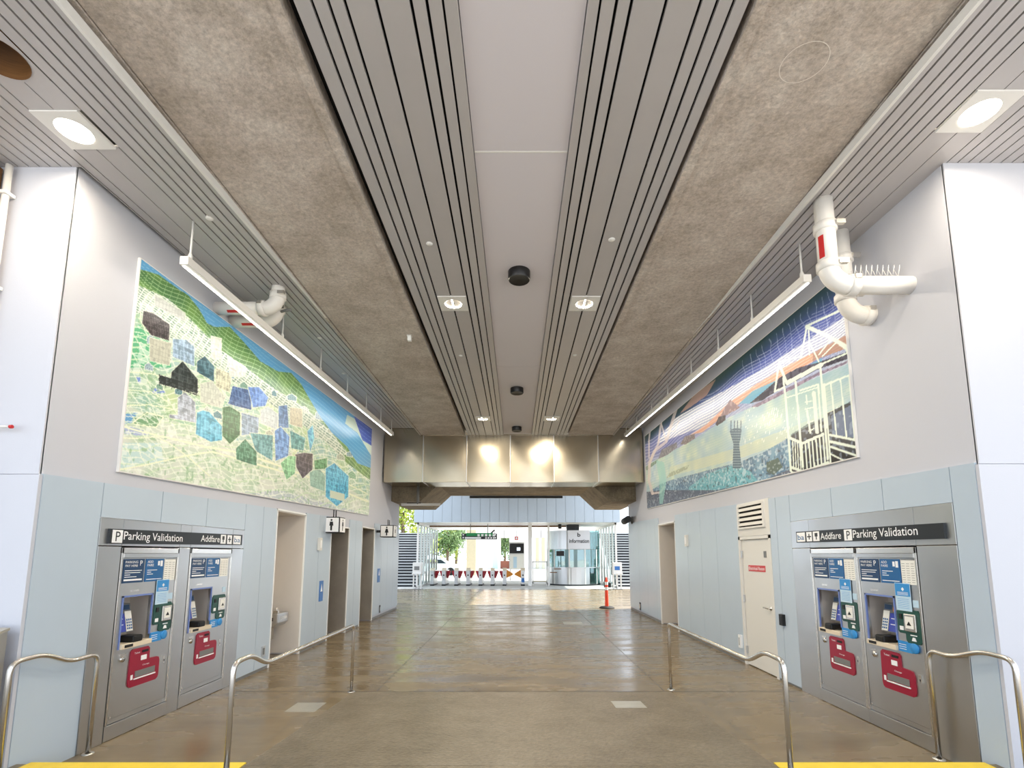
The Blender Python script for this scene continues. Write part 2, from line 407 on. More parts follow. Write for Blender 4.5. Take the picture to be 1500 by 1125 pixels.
# ------------------------------------------------------------------ ceiling
Y0C = -.6
cl = struct(MB().box(-9, 9, Y0C, 15.0, 6.35, 6.7).build('ceiling', 'concrete_dark'), 'slatted metal and bare concrete ceiling of the station hall', 'ceiling')
def slat(x0, x1, y0, y1, zf, m='slat', th=.03, gap=.007, name='slat'):
    return fix(MB().ybox(x0 + gap, x1 - gap, y0, y1, zf(y0), zf(y0) + th, zf(y1), zf(y1) + th).build(name, m, cl))
LSE = [-2.97, -3.03, -3.13, -3.22, -3.315, -3.415, -3.52]       # seams between concrete and lamp band
YF = 14.82
for s in (-1, 1):
    k = 0.0 if s < 0 else .05
    sx = lambda x: s * (abs(x) + (.03 if s > 0 else 0) * 1.0)
    seams = [abs(x) + (.03 if s > 0 else 0) for x in LSE]
    for a, b_ in zip(seams[:-1], seams[1:]):
        slat(min(s * a, s * b_), max(s * a, s * b_), Y0C, YF, ZS, gap=.009)
    # edge trim beside the concrete
    e = seams[0]
    MB().ybox(min(s * (e - .035), s * (e - .008)), max(s * (e - .035), s * (e - .008)), Y0C, YF, ZS(Y0C) - .025, ZS(Y0C) + .05, ZS(YF) - .025, ZS(YF) + .05).build('edge_trim', 'frame_white', cl)
    # wide lamp band: split around the round hole plate and the lamp
    w0, w1, w2 = seams[-1], seams[-1] + .215, seams[-1] + .415
    hy, ly = (3.11, 3.75) if s < 0 else (2.93, 3.57)
    hx = s * (w0 + w2) / 2
    lo, hi = min(s * w0, s * w2), max(s * w0, s * w2)
    for a, b_ in ((w0, w1), (w1, w2)):
        x0_, x1_ = min(s * a, s * b_), max(s * a, s * b_)
        slat(x0_, x1_, Y0C, hy - .204, ZS, gap=.004); slat(x0_, x1_, ly + .19, YF if s * a > -4 else YF, ZS, gap=.004)
    # plate with a round hole
    n = 32; r = .178; vs = []; fs = []
    ring = [(hx + r * math.cos(2 * math.pi * i / n), hy + r * math.sin(2 * math.pi * i / n)) for i in range(n)]
    hf = (hi - lo) / 2 - .004; outer = []
    for i in range(n):
        c_, s_ = math.cos(2 * math.pi * i / n), math.sin(2 * math.pi * i / n); k_ = hf / max(abs(c_), abs(s_)); outer.append((hx + k_ * c_, hy + k_ * s_))
    for a, b_ in ((w0, w1), (w1, w2)): slat(min(s * a, s * b_), max(s * a, s * b_), hy + hf, ly - .19, ZS, gap=.004)
    vs = [(x, y, ZS(y)) for x, y in ring] + [(x, y, ZS(y)) for x, y in outer]
    fs = [(i, (i + 1) % n, (i + 1) % n + n, i + n) for i in range(n)]
    MB().add(vs, fs).build('hole_plate', 'slat', cl)
    MB().lathe([(r, -.004), (r, .28), (0.001, .28)], (hx, hy, ZS(hy)), 32).build('round_recess', 'brown_wood', cl)
    # narrow slats outside the lamp band (over the landing only, the walls stand beyond)
    x = w2
    i = 0
    while x < 8.2:
        yend = YF if x + .1 < 4.06 - (.16 if s > 0 else 0) else (4.165 if s < 0 else 4.115)
        slat(min(s * x, s * (x + .1)), max(s * x, s * (x + .1)), Y0C, yend, ZS)
        x += .1; i += 1
    fx = 4.06 if s < 0 else 3.90
    if x: slat(min(s * (w2 + (.1 if s < 0 else 0)), s * fx), max(s * (w2 + (.1 if s < 0 else 0)), s * fx), 4.165, YF, ZS) if fx - w2 - .1 > .02 else None
    MB().ybox(min(s * 2.9, s * 8.2), max(s * 2.9, s * 8.2), Y0C, YF, ZS(Y0C) + .30, ZS(Y0C) + .31, ZS(YF) + .30, ZS(YF) + .31).build('plenum', 'dark_gap', cl)
# girders
for s, xi, xo in ((-1, 1.66, 2.97), (1, 1.69, 3.02)):
    a, b_ = s * xi, s * xo
    MB().box(min(a, s * (xo - .055)), max(a, s * (xo - .055)), Y0C, YF, ZC, 6.4).build('girder', 'concrete', cl)
    MB().box(min(s * (xo - .043), b_), max(s * (xo - .043), b_), Y0C, YF, ZC - .012, 6.4).build('girder_lip', 'concrete', cl)
    MB().box(min(s * (xi - .095), s * (xi - .006)), max(s * (xi - .095), s * (xi - .006)), Y0C, YF, ZC - .02, 6.4).build('girder_lip', 'concrete', cl)
m = MB(); n = 40; ce = onZ(1178, 92, ZC)
for i in range(n):
    q = []
    for k_, rr in ((i, 1.0), (i + 1, 1.0), (i + 1, .965), (i, .965)):
        t_ = 2 * math.pi * k_ / n; q.append((ce.x + .17 * rr * math.cos(t_), ce.y + .16 * rr * math.sin(t_) , ZC - .0012))
    m.add(q, [(0, 1, 2, 3)])
m.build('chalk_mark', 'chalk', cl)
# centre slats
CSL = [-1.49, -1.36, -1.25, -1.14, -.93, -.70, -.595, -.485]
CSR = [.56, .67, .77, 1.0, 1.23, 1.34, 1.45, 1.56]
zc = lambda y: ZC
for S_ in (CSL, CSR):
    for a, b_ in zip(S_[:-1], S_[1:]): slat(a, b_, Y0C, YF, zc, gap=.011)
for a, b_ in ((-.485, -.385), (.475, .56)):
    slat(a, b_, Y0C, YF, zc, gap=.006, th=.08)
B('plenum', 'dark_gap', cl, -1.6, 1.62, Y0C, YF, ZC + .14, ZC + .16)
for y0, y1 in ((Y0C, 4.10), (4.115, 9.3), (9.31, YF)):
    B('centre_panel', 'centre_panel', cl, -.385, .475, y0, y1, ZC + .035, ZC + .06)
B('joint_strip', 'frame_white', cl, -.385, .475, 4.098, 4.117, ZC + .033, ZC + .05)

# ------------------------------------------------------------------ downlights
def downlight(x, y, z, half, r, label, power, slope=0.0, group=None):
    t = thing('downlight', label, 'downlight', (x, y, z), group)
    m = MB()
    n = 32
    ring = [(x + r * math.cos(2 * math.pi * i / n), y + r * math.sin(2 * math.pi * i / n)) for i in range(n)]
    out = []
    for i in range(n):
        c_, s_ = math.cos(2 * math.pi * i / n), math.sin(2 * math.pi * i / n)
        k = half / max(abs(c_), abs(s_)); out.append((x + k * c_, y + k * s_))
    zz = lambda yy: z - .012 + slope * (yy - y)
    vs = [(a, b_, zz(b_)) for a, b_ in ring] + [(a, b_, zz(b_)) for a, b_ in out] + [(a, b_, zz(b_) + .025) for a, b_ in out]
    fs = [(i, (i + 1) % n, (i + 1) % n + n, i + n) for i in range(n)] + [(i + n, (i + 1) % n + n, (i + 1) % n + 2 * n, i + 2 * n) for i in range(n)]
    m.add(vs, fs).build('trim_plate', 'frame_white', t)
    MB().lathe([(r, 0), (r * .96, .03), (.001, .034)], (x, y, zz(y)), n).build('lens', 'lamp_glow', t)
    l = bpy.data.lights.new('lamp', 'AREA'); l.shape = 'DISK'; l.size = r * 1.8; l.energy = power; l.color = (1, .88, .70)
    lo_ = bpy.data.objects.new('lamp', l); COL.objects.link(lo_); lo_.parent = t; lo_.location = (0, 0, -.03)
downlight(-3.745, 3.75, ZS(3.75), .195, .13, 'square warm downlight in the slat ceiling beside the brown round recess', 32, .027)
downlight(3.76, 3.57, ZS(3.57), .195, .13, 'square warm downlight in the slat ceiling above the white drain pipes', 32, .027)
for x, y, lab in ((-.92, 6.8, 'square warm downlight in centre slats beside large black pod, green mural side'), (1.0, 6.8, 'square warm downlight in centre slats beside large black pod, bay mural side'),
                  (-.9, 12.96, 'square warm downlight in centre slats near steel duct, green mural side'), (.96, 12.96, 'square warm downlight in centre slats near steel duct, bay mural side')):
    downlight(x, y, ZC, .205, .125, lab, 85)
# black ceiling pods
for x, y, r, lab in ((.04, 6.05, .145, 'large black round ceiling pod between the first pair of downlights'), (.02, 10.62, .145, 'black round ceiling pod midway along the centre panel'), (.02, 14.0, .145, 'black round ceiling pod next to the steel duct')):
    t = thing('ceiling_pod', lab, 'ceiling pod', (x, y, ZC))
    MB().lathe([(r, .036), (r, -.07), (r * .93, -.085)], (x, y, ZC), 28).build('housing', 'dark_pod', t)
    MB().lathe([(r * .93, -.085), (r * .8, -.08), (r * .5, -.075), (.001, -.07)], (x, y, ZC), 28).build('grille', 'black', t)
def sprinkler(p, lab, group):
    t = thing('sprinkler_cover', lab, 'sprinkler', p, group)
    MB().lathe([(.04, .012), (.04, -.004), (.03, -.012), (.001, -.013)], p, 18).build('disc', 'frame_white', t)
for px, py in ((629, 357), (896, 351), (675, 521), (842, 520)):
    p = onZ(px, py, ZC); sprinkler(p, 'small white sprinkler disc in centre slats %s, %s mural side' % ('before the large black pod' if py < 400 else 'past the first downlights', 'hill' if px < 756 else 'bay'), 'centre sprinkler covers')
def onS(x, y):
    r = ray(x, y); t = (5.43 - .027 * 4.15 - H) / (r[2] - .027 * r[1]); return Vector((r[0] * t, r[1] * t, H + r[2] * t))
for px, py in ((307, 320), (468, 495), (503, 547)):
    p = onS(px, py); sprinkler(p, 'small white sprinkler disc in slats above hill mural, ' + {307: 'before the drain pipes', 468: 'first past the drain pipes', 503: 'second past the drain pipes'}[px], 'hill side sprinkler covers')
p = onZ(600, 492, ZC)
t = thing('sensor_box', 'small white sensor box under the concrete girder', 'sensor', p)
B('body', 'white_paint', t, p.x - .03, p.x + .03, p.y - .03, p.y + .03, ZC - .09, ZC - .01); B('base', 'frame_white', t, p.x - .04, p.x + .04, p.y - .04, p.y + .04, ZC - .012, ZC + .002)

# ------------------------------------------------------------------ duct and transverse beam
dt = thing('air_duct', 'big shiny sheet metal air duct crossing under the ceiling', 'duct', (0, 14.85, 4.04))
xs = [L + .03] + [onY(px, 690, 14.85).x for px in (619.5, 683.5, 747.5, 811.5, 876.5)] + [R - .03]
for i, (a, b_) in enumerate(zip(xs[:-1], xs[1:])):
    # slightly pillowed sheet front so the metal catches wavy light
    m = MB(); nx, nz = 14, 10; vs = []; fs = []
    zt = 5.80 if i in (0, 5) else 5.49
    for q in range(nz + 1):
        for p_ in range(nx + 1):
            u, v = p_ / nx, q / nz
            bul = .022 * math.sin(math.pi * u) * math.sin(math.pi * min(1, v * 1.05)) + .006 * math.sin(5 * u + 3 * v * 2 + i)
            z = 4.05 + (zt - 4.05) * v
            if i in (0, 5) : pass
            vs.append((a + (b_ - a) * u, 14.85 - bul, z))
    for q in range(nz):
        for p_ in range(nx):
            k = q * (nx + 1) + p_; fs.append((k, k + 1, k + nx + 2, k + nx + 1))
    m.add(vs, fs, True)
    m.box(a, b_, 14.87, 16.0, 4.05, zt)
    m.build('duct_section', 'stainless_duct', dt)
for x in xs[1:-1]:
    B('flange', 'stainless', dt, x - .012, x + .012, 14.80, 16.0, 4.035, 5.485)
B('flange', 'stainless_duct', dt, xs[0], xs[-1], 14.82, 14.87, 4.03, 4.055)
tb = fix(MB().prism([(-4.2, 3.58), (-3.15, 3.58), (-2.56, 4.13), (2.5, 4.13), (3.08, 3.58), (4.1, 3.58), (4.1, 6.3), (-4.2, 6.3)], lambda x, z: (x, 16.05, z), lambda x, z: (x, 19.2, z)).build('concrete_beam', 'concrete_dark'))
tag(tb, 'dark concrete cross beam with stepped haunches behind the metal duct', 'beam')
# pendant tubes by the beam
t = thing('tube_light', 'white tube light hanging under the beam haunch on a conduit', 'tube light', onY(612, 738, 15.9))
a = onY(588, 739, 15.9); b_ = onY(645, 739, 15.9); zt = a.z
MB().tube([(a.x, 15.9, zt), (b_.x, 15.9, zt)], .045, 10).build('tube', 'frame_white', t)
xc = onY(612, 739, 15.9).x
MB().tube([(xc, 15.9, zt), (xc, 15.9, 4.05)], .045, 10).build('conduit', 'grey_plastic', t)
B('bracket', 'step_dark', t, xc - .35, xc + .1, 15.87, 15.95, zt - .03, zt + .06)
t = thing('linear_fixture', 'long black linear fixture hung under the far edge of concrete beam', 'light fixture', (0, 19.1, 4.0))
B('body', 'black', t, onY(688, 728, 19.1).x, onY(824, 728, 19.1).x, 19.05, 19.15, 4.03, 4.11); MB().tube([(.02, 19.1, 4.05), (.02, 19.1, 4.16)], .03, 8).build('hanger', 'frame_white', t)

# ------------------------------------------------------------------ mural track lights
def track(X, ya, za, yb, zb, rods, aim, label):
    t = thing('mural_light', label, 'linear light', (X, ya, za))
    zz = lambda y: za + (zb - za) * (y - ya) / (yb - ya)
    MB().ybox(X - .045, X + .045, ya, yb, za, za + .09, zb, zb + .09).build('housing', 'frame_white', t)
    MB().ybox(X + aim * .02 - .012, X + aim * .02 + .012, ya + .03, yb - .03, za - .008, za + .01, zb - .008, zb + .01).build('diffuser', 'strip_glow', t)
    for y in rods:
        MB().tube([(X, y, zz(y) + .05), (X, y, ZS(y) + .01)], .011, 8).build('hanger_rod', 'frame_white', t)
        MB().lathe([(.022, 0), (.022, .07), (.011, .10)], (X, y, zz(y) + .08), 10).build('rod_collar', 'frame_white', t)
    l = bpy.data.lights.new('lamp', 'AREA'); l.shape = 'RECTANGLE'; l.size = .05; l.size_y = yb - ya - .1; l.energy = 20; l.color = (1, .95, .88)
    o = bpy.data.objects.new('lamp', l); COL.objects.link(o); o.parent = t
    o.location = (aim * .015, (yb - ya) / 2, (zb - za) / 2 - .02)
    d = Vector((aim * .6, 0, -1)).normalized(); yv = Vector((0, 1, (zb - za) / (yb - ya))).normalized(); xv = yv.cross(-d).normalized()
    o.rotation_euler = Matrix((xv, yv, xv.cross(yv))).transposed().to_euler()
track(-3.52, 4.86, 4.90, 13.65, 5.20, (4.95, 7.05, 8.5, 9.9, 11.2, 12.45, 13.55), -1, 'long white linear light on rods in front of the green hill mural')
track(3.32, 5.25, 4.93, 14.6, 5.40, (5.35, 6.55, 7.7, 8.95, 10.4, 11.7, 13.2, 14.45), 1, 'long white linear light on rods in front of the bay sunset mural')

# ------------------------------------------------------------------ drain pipes
def arc(c, r, a0, a1, n, fx):
    return [fx(c[0] + r * math.cos(a0 + (a1 - a0) * i / n), c[1] + r * math.sin(a0 + (a1 - a0) * i / n)) for i in range(n + 1)]
def drain(sd, X, Y, Z, r, label, er=.2, spikes=False, tagz=None):
    s = -1 if sd == 'L' else 1
    xw = wx(sd, 0)
    t = thing('drain_pipe', label, 'pipe', (X, Y, Z))
    pts = [(X, Y, ZS(Y) + .05), (X, Y, Z + er)]
    MB().tube(pts, r, 20).build('riser', 'pipe_paint', t)
    el = arc((0, 0), er, math.pi, 1.5 * math.pi, 8, lambda a, b__: (X + s * (er + a), Y, Z + er + b__))
    MB().tube(el, r * 1.06, 20).build('elbow', 'pipe_paint', t)
    MB().tube([(X + s * er, Y, Z), (xw + s * .04, Y, Z)], r, 20).build('branch', 'pipe_paint', t)
    for z in (Z + er, ZS(Y) - (ZS(Y) - Z - er) * .42):
        if ZS(Y) - Z - er < .2 and z > Z + er + .01: continue
        c = MB().lathe([(r, -.045), (r * 1.22, -.04), (r * 1.22, .04), (r, .045)], (X, Y, z), 20).build('coupling', 'pipe_paint', t)
        B('clamp_bolt', 'rail_steel', t, X + r * .5, X + r * 1.5, Y - r * 1.35, Y - r * .9, z - .022, z + .022)
    MB().lathe([(r, -.045), (r * 1.22, -.04), (r * 1.22, .04), (r, .045)], (X + s * (er + .02), Y, Z), 20, axis='x').build('coupling', 'pipe_paint', t)
    B('clamp_bolt', 'rail_steel', t, X + s * (er + .02) - .03, X + s * (er + .02) + .03, Y - r * 1.3, Y - r * .9, Z + r * .2, Z + r * .7)
    if spikes:
        x = X + s * (er + .05)
        while abs(x) < abs(xw) - .08:
            m = MB()
            for dx, dy in ((-.012, -.05), (.012, -.02), (0, .04)):
                m.tube([(x, Y, Z + r), (x + dx, Y + dy, Z + r + .10)], .0025, 5)
            m.build('bird_spike', 'clear_plastic' if 'clear_plastic' in MATS else 'frame_white', t); x += .055
    if tagz:
        MB().lathe([(r * 1.02, 0), (r * 1.02, .24)], (X, Y, tagz), 10, a0=math.pi * 1.04, a1=math.pi * 1.24).build('red_label', 'red', t)
    return t
drain('R', 3.14, 4.62, 4.52, .088, 'white drain pipe with red label and bird spikes elbowing into the wall', .2, True, 4.79)
drain('R', 3.66, 5.15, 4.47, .088, 'white drain pipe behind the spiked pipe near bay sunset mural', .2)
t = drain('L', -3.27, 6.36, 5.19, .088, 'white drain pipe elbowing from the slats into wall above hill mural', .18)
MB().lathe([(.0895, 0), (.0895, .2)], (-3.92, 6.36, 5.19), 10, 'x', True, math.pi * 1.22, math.pi * 1.36).build('red_label', 'red', t)
t = drain('L', -3.45, 6.72, 5.18, .088, 'lower white drain pipe tucked behind another pipe above hill mural', .18)
MB().lathe([(.0895, 0), (.0895, .2)], (-3.92, 6.72, 5.18), 10, 'x', True, math.pi * 1.22, math.pi * 1.36).build('red_label', 'red', t)
MB().tube([(-3.95, 6.95, 5.35), (-3.2, 6.6, 5.30)], .02, 8).build('strut', 'grey_plastic', t)

# ------------------------------------------------------------------ handrails
def smooth_path(pts, r=.09, n=5):
    pts = [Vector(p) for p in pts]; out = [pts[0]]
    for i in range(1, len(pts) - 1):
        a, b_, c = pts[i - 1], pts[i], pts[i + 1]
        k = min(r, (a - b_).length * .45, (c - b_).length * .45)
        p0 = b_ + (a - b_).normalized() * k; p1 = b_ + (c - b_).normalized() * k
        for j in range(n + 1):
            t_ = j / n; out.append(p0 * (1 - t_) ** 2 + b_ * 2 * t_ * (1 - t_) + p1 * t_ ** 2)
    out.append(pts[-1]); return out
def handrail(X, prof, label, z0, z1):
    t = thing('handrail', label, 'handrail', (X, prof[0][0], z0))
    pts = [(X, prof[0][0], z0 + .001)] + [(X, y, z) for y, z in prof] + [(X, prof[-1][0], z1 + .001)]
    MB().tube(smooth_path(pts), .021, 14).build('rail', 'rail_steel', t)
    for y, z in ((prof[0][0], z0), (prof[-1][0], z1)):
        MB().lathe([(.05, 0), (.05, .006), (.024, .010)], (X, y, z), 18).build('base_flange', 'rail_steel', t)
handrail(-2.235, [(6.95, .885), (4.56, .885), (4.29, 1.005), (4.03, .995)], 'stainless handrail along the ramp, hill mural side', 0, .15)
handrail(2.135, [(7.06, .89), (4.66, .89), (4.37, 1.015), (4.06, 1.005)], 'stainless handrail along the ramp, bay mural side', 0, .15)
handrail(-4.00, [(4.86, .91), (4.57, .895), (4.30, 1.01), (4.03, .998)], 'short stainless handrail against the hill mural wall by ticket machines', 0, .15)
handrail(3.85, [(4.74, .965), (4.49, .95), (4.20, 1.05), (3.93, 1.04)], 'short stainless handrail against the bay mural wall by ticket machines', 0, .15)

# ------------------------------------------------------------------ stainless surrounds and ticket machines
def surround(sd, ya, yb, zt, bays, label):
    t = thing('steel_surround', label, 'surround', (wx(sd, 0), (ya + yb) / 2, 0))
    y = ya
    edges = []
    for a, b_ in bays:
        edges.append((y, a)); y = b_
    edges.append((y, yb))
    for a, b_ in edges:
        if b_ - a > .02: bev(WB('steel_panel', 'stainless', t, sd, a + .003, b_ - .003, .0, 1.93, -.03, .004), .003)
    bx_ = [ya] + [v for p in bays for v in p] + [yb]
    for a, b_ in zip(bx_[:-1], bx_[1:]):
        if b_ - a > .02: bev(WB('steel_panel', 'stainless', t, sd, a + .003, b_ - .003, 1.936, zt, -.03, .004), .003)
    return t
surround('L', 4.82, 7.40, 2.21, [(5.11, 5.99), (6.19, 7.10)], 'brushed steel surround of two ticket machines next to the fountain alcove')
surround('R', 4.39, 7.02, 2.31, [(4.84, 6.59)], 'brushed steel surround of two ticket machines next to the electrical door')
def machine(sd, yo, W, label, notice=True):
    s = 1 if sd == 'L' else -1
    right = (0, s, 0); up = (0, 0, 1)
    t = thing('ticket_machine', label, 'ticket machine', (wx(sd, -.1), yo + s * W / 2, 0))
    def b(name, m, u0, u1, z0, z1, o0, o1, par=None): return WB(name, m, par or t, sd, min(yo + s * u0, yo + s * u1), max(yo + s * u0, yo + s * u1), z0, z1, o0, o1)
    def mb(m, u0, u1, z0, z1, o0, o1): return wbox(m, sd, min(yo + s * u0, yo + s * u1), max(yo + s * u0, yo + s * u1), z0, z1, o0, o1)
    def pr(name, m, poly, o0, o1, par=None): return fix(wprism(MB(), sd, [(yo + s * u, z) for u, z in poly], o0, o1).build(name, m, par or t))
    def tx(name, st_, m, u, z, o, w_=None, h_=None, par=None): return text(name, st_, m, par or t, (wx(sd, o), yo + s * u, z), right, up, w_, h_)
    # frame and kick plate
    f = MB(); mb(f, .004, .03, .15, 1.92, -.05, .012); mb(f, W - .03, W - .004, .15, 1.92, -.05, .012); mb(f, .004, W - .004, 1.86, 1.92, -.05, .012)
    bev(f.build('frame', 'rail_steel', t), .003)
    bev(b('kick_plate', 'stainless', .004, W - .004, .005, .15, -.05, .008), .003)
    b('header_bar', 'stainless', .03, W - .03, 1.815, 1.858, -.05, .022)
    b('lower_bar', 'stainless', .03, W - .03, .155, .20, -.05, -.012)
    # front door around the recess
    R0, R1, Z0, Z1, D = .085, .52, .875, 1.42, .26
    f = MB(); mb(f, .034, R0, .205, 1.81, -.05, -.004); mb(f, R1, W - .034, .205, 1.81, -.05, -.004); mb(f, R0, R1, .205, Z0, -.05, -.004); mb(f, R0, R1, Z1, 1.81, -.05, -.004)
    d = f.build('door', 'stainless', t)
    f = MB(); mb(f, R0 - .03, R0 - .0, Z0 - .03, Z1 + .03, -D, -.05); mb(f, R1, R1 + .03, Z0 - .03, Z1 + .03, -D, -.05); mb(f, R0, R1, Z0 - .03, Z0, -D, -.05); mb(f, R0, R1, Z1, Z1 + .03, -D, -.05); mb(f, R0 - .03, R1 + .03, Z0 - .03, Z1 + .03, -D - .03, -D)
    rc = f.build('recess', 'recess_metal', t)
    f = MB(); mb(f, R0, R0 + .016, Z0, Z1, -.012, .004); mb(f, R1 - .014, R1, Z0 + .1, Z1, -.012, .004); mb(f, R0, R1, Z1 - .018, Z1, -.012, .004)
    f.build('recess_trim', 'trim_blue', t)
    # sloping console with touch panel
    c = fix(MB().prism([(-.25, 1.02), (-.10, 1.02), (-.16, 1.32), (-.25, 1.32)], lambda o, z: (wx(sd, o), yo + s * .16, z), lambda o, z: (wx(sd, o), yo + s * .40, z)).build('console', 'grey_plastic', t))
    def slope_quad(name, m, u0, u1, z0, z1, off=.004):
        oo = lambda z: -.10 - .06 * (z - 1.02) / .30 + off
        return MB().add([(wx(sd, oo(z0)), yo + s * u0, z0), (wx(sd, oo(z0)), yo + s * u1, z0), (wx(sd, oo(z1)), yo + s * u1, z1), (wx(sd, oo(z1)), yo + s * u0, z1)], [(0, 1, 2, 3)]).build(name, m, c)
    if sd == 'L':
        slope_quad('screen', 'screen_blue', .165, .30, 1.03, 1.22); slope_quad('keypad_label', 'paper', .305, .395, 1.03, 1.24); slope_quad('orange_sticker', 'orange', .165, .27, 1.24, 1.31)
        slope_quad('card_mark', 'navy', .29, .38, 1.255, 1.305); ku = .315
    else:
        slope_quad('screen', 'screen_blue', .265, .395, 1.03, 1.22); slope_quad('keypad_label', 'paper', .165, .255, 1.03, 1.24); slope_quad('orange_sticker', 'orange', .30, .395, 1.24, 1.31)
        slope_quad('card_mark', 'navy', .175, .28, 1.255, 1.305); ku = .175
    kp = MB(); oo = lambda z: -.10 - .06 * (z - 1.02) / .30 + .007
    for i in range(4):
        for j in range(3):
            u0, u1, z0, z1 = ku + j * .026, ku + j * .026 + .018, 1.05 + i * .03, 1.068 + i * .03
            kp.add([(wx(sd, oo(z0)), yo + s * u0, z0), (wx(sd, oo(z0)), yo + s * u1, z0), (wx(sd, oo(z1)), yo + s * u1, z1), (wx(sd, oo(z1)), yo + s * u0, z1)], [(0, 1, 2, 3)])
    kp.build('keypad', 'mid_blue', c)
    for i in range(2): slope_quad('screen_text', 'white_print', .19 + (.1 if sd == 'R' else 0), .27 + (.1 if sd == 'R' else 0), 1.10 + i * .06, 1.108 + i * .06, .007)
    # tray
    f = MB(); mb(f, R0 + .016, R1, Z0, Z0 + .05, -.2, .03); tr = bev(f.build('tray', 'cream_plastic', t), .004)
    b('coin_slot', 'black', R0 + .05, R0 + .16, Z0 + .012, Z0 + .04, .028, .033, tr)
    bev(b('card_reader', 'black', .24, .37, Z0 + .05, Z0 + .12, -.13, .04), .015)
    # top posters
    for u0, u1, m, nm in ((.05, .34, 'navy', 'poster'), (.365, .64, 'mid_blue', 'poster'), (.655, .84, 'paper', 'fare_table')):
        b(nm, m, u0, u1, 1.55, 1.80, -.006, .002)
    tx('poster_text', 'PARKING', 'white_print', .075, 1.755, .004, .17, .026); tx('poster_text', 'PAY HERE', 'white_print', .075, 1.718, .004, .17, .024)
    tx('poster_text', 'P', 'white_print', .275, 1.728, .004, .035, .055)
    tx('poster_text', 'ADD', 'white_print', .385, 1.755, .004, .085, .026); tx('poster_text', 'FARE', 'white_print', .385, 1.718, .004, .095, .026)
    pl = MB()
    for i, (a, b_) in enumerate(((.075, .31), (.075, .29), (.075, .15), (.075, .24))): mb(pl, a, b_, 1.675 - i * .022, 1.682 - i * .022, .001, .003)
    mb(pl, .07, .32, 1.572, 1.590, .001, .003)
    for i, (a, b_) in enumerate(((.39, .54), (.39, .45), (.39, .48))): mb(pl, a, b_, 1.672 - i * .022, 1.679 - i * .022, .001, .003)
    mb(pl, .385, .62, 1.572, 1.579, .001, .003); mb(pl, .545, .575, 1.725, 1.775, .001, .003); mb(pl, .585, .62, 1.715, 1.78, .001, .003)
    pl.build('poster_print', 'white_print', t)
    pl = MB(); mb(pl, .66, .835, 1.792, 1.80, .001, .003)
    for j in range(3):
        for i in range(9): mb(pl, .665 + j * .058, .705 + j * .058, 1.57 + i * .023, 1.574 + i * .023, .001, .0026)
    pl.build('fare_print', 'grey_plastic', t)
    # hung notice
    if notice:
        n_ = b('notice', 'pale_blue', .55, .75, 1.285, 1.56, .004, .007); b('notice_head', 'sky_blue', .555, .745, 1.43, 1.555, .007, .008, n_)
        pr('notice_mark', 'white_print', [(.635, 1.50), (.655, 1.52), (.675, 1.50), (.655, 1.48)], .008, .009, n_)
        pl = MB(); pl2 = MB()
        for i in range(3): mb(pl, .58, .72, 1.442 + i * .012, 1.446 + i * .012, .006, .009)
        for i in range(6): mb(pl2, .575, .72, 1.31 + i * .018, 1.313 + i * .018, .005, .008)
        pl.build('notice_print', 'white_print', n_); pl2.build('notice_print', 'sky_blue', n_)
    b('sticker', 'pale_blue', .76, .83, 1.33, 1.40, -.006, .001)
    # green bill / card unit
    pr('reader_plate', 'machine_green', [(.545, 1.08), (.565, 1.06), (.64, 1.06), (.64, 1.0), (.66, .975), (.81, .975), (.835, 1.0), (.835, 1.27), (.81, 1.30), (.57, 1.30), (.545, 1.275)], -.006, .006)
    bev(b('reader_bezel', 'rail_steel', .655, .80, 1.09, 1.26, .004, .03), .006); b('reader_window', 'paper', .68, .775, 1.12, 1.235, .03, .034); pr('reader_arrow', 'black', [(.70, 1.15), (.755, 1.15), (.7275, 1.19)], .034, .036)
    b('coin_plate', 'black', .575, .615, 1.20, 1.25, .006, .012); b('card_icons', 'white_print', .57, .62, 1.09, 1.13, .006, .008); pr('bill_icon', 'white_print', [(.71, 1.0), (.77, 1.0), (.755, 1.035), (.725, 1.035)], .006, .008)
    b('print_line', 'white_print', .70, .78, 1.05, 1.06, .006, .008)
    # blue strip with round button
    b('card_strip', 'sky_blue', .525, .70, .875, .98, -.006, .005)
    pl = MB()
    for i in range(3): mb(pl, .54, .63, .90 + i * .022, .905 + i * .022, .003, .0065)
    pl.build('strip_print', 'white_print', t)
    MB().lathe([(.05, 0), (.05, .014), (.044, .018), (.001, .018)] if sd == 'L' else [(.05, 0), (.05, -.014), (.044, -.018), (.001, -.018)], (wx(sd, -.002), yo + s * .735, .93), 20, 'x').build('round_reader', 'sky_blue', t)
    # red ticket unit
    rd = pr('ticket_plate', 'machine_red', [(.255, .51), (.265, .47), (.29, .452), (.66, .452), (.69, .47), (.70, .50), (.70, .66), (.685, .695), (.65, .705), (.54, .71), (.535, .82), (.51, .845), (.29, .845), (.262, .82)], -.006, .006)
    b('ticket_slot', 'black', .42, .51, .79, .815, .006, .010, rd); b('ticket_window', 'white_print', .41, .49, .71, .76, .006, .010, rd)
    tx('plate_text', 'Ticket', 'white_print', .31, .79, .0075, .08, .02, rd); tx('plate_text', 'Change', 'white_print', .44, .645, .0075, .10, .018, rd)
    b('change_slot', 'grey_plastic', .34, .63, .545, .61, .006, .012, rd); b('slot_lip', 'white_print', .33, .64, .525, .537, .006, .016, rd); b('hand_icon', 'white_print', .285, .315, .53, .58, .006, .008, rd)
    # locks
    MB().lathe([(.03, 0), (.03, .012 * (1 if sd == 'L' else -1)), (.001, .012 * (1 if sd == 'L' else -1))], (wx(sd, -.005), yo + s * .16, .77), 16, 'x').build('lock', 'rail_steel', t)
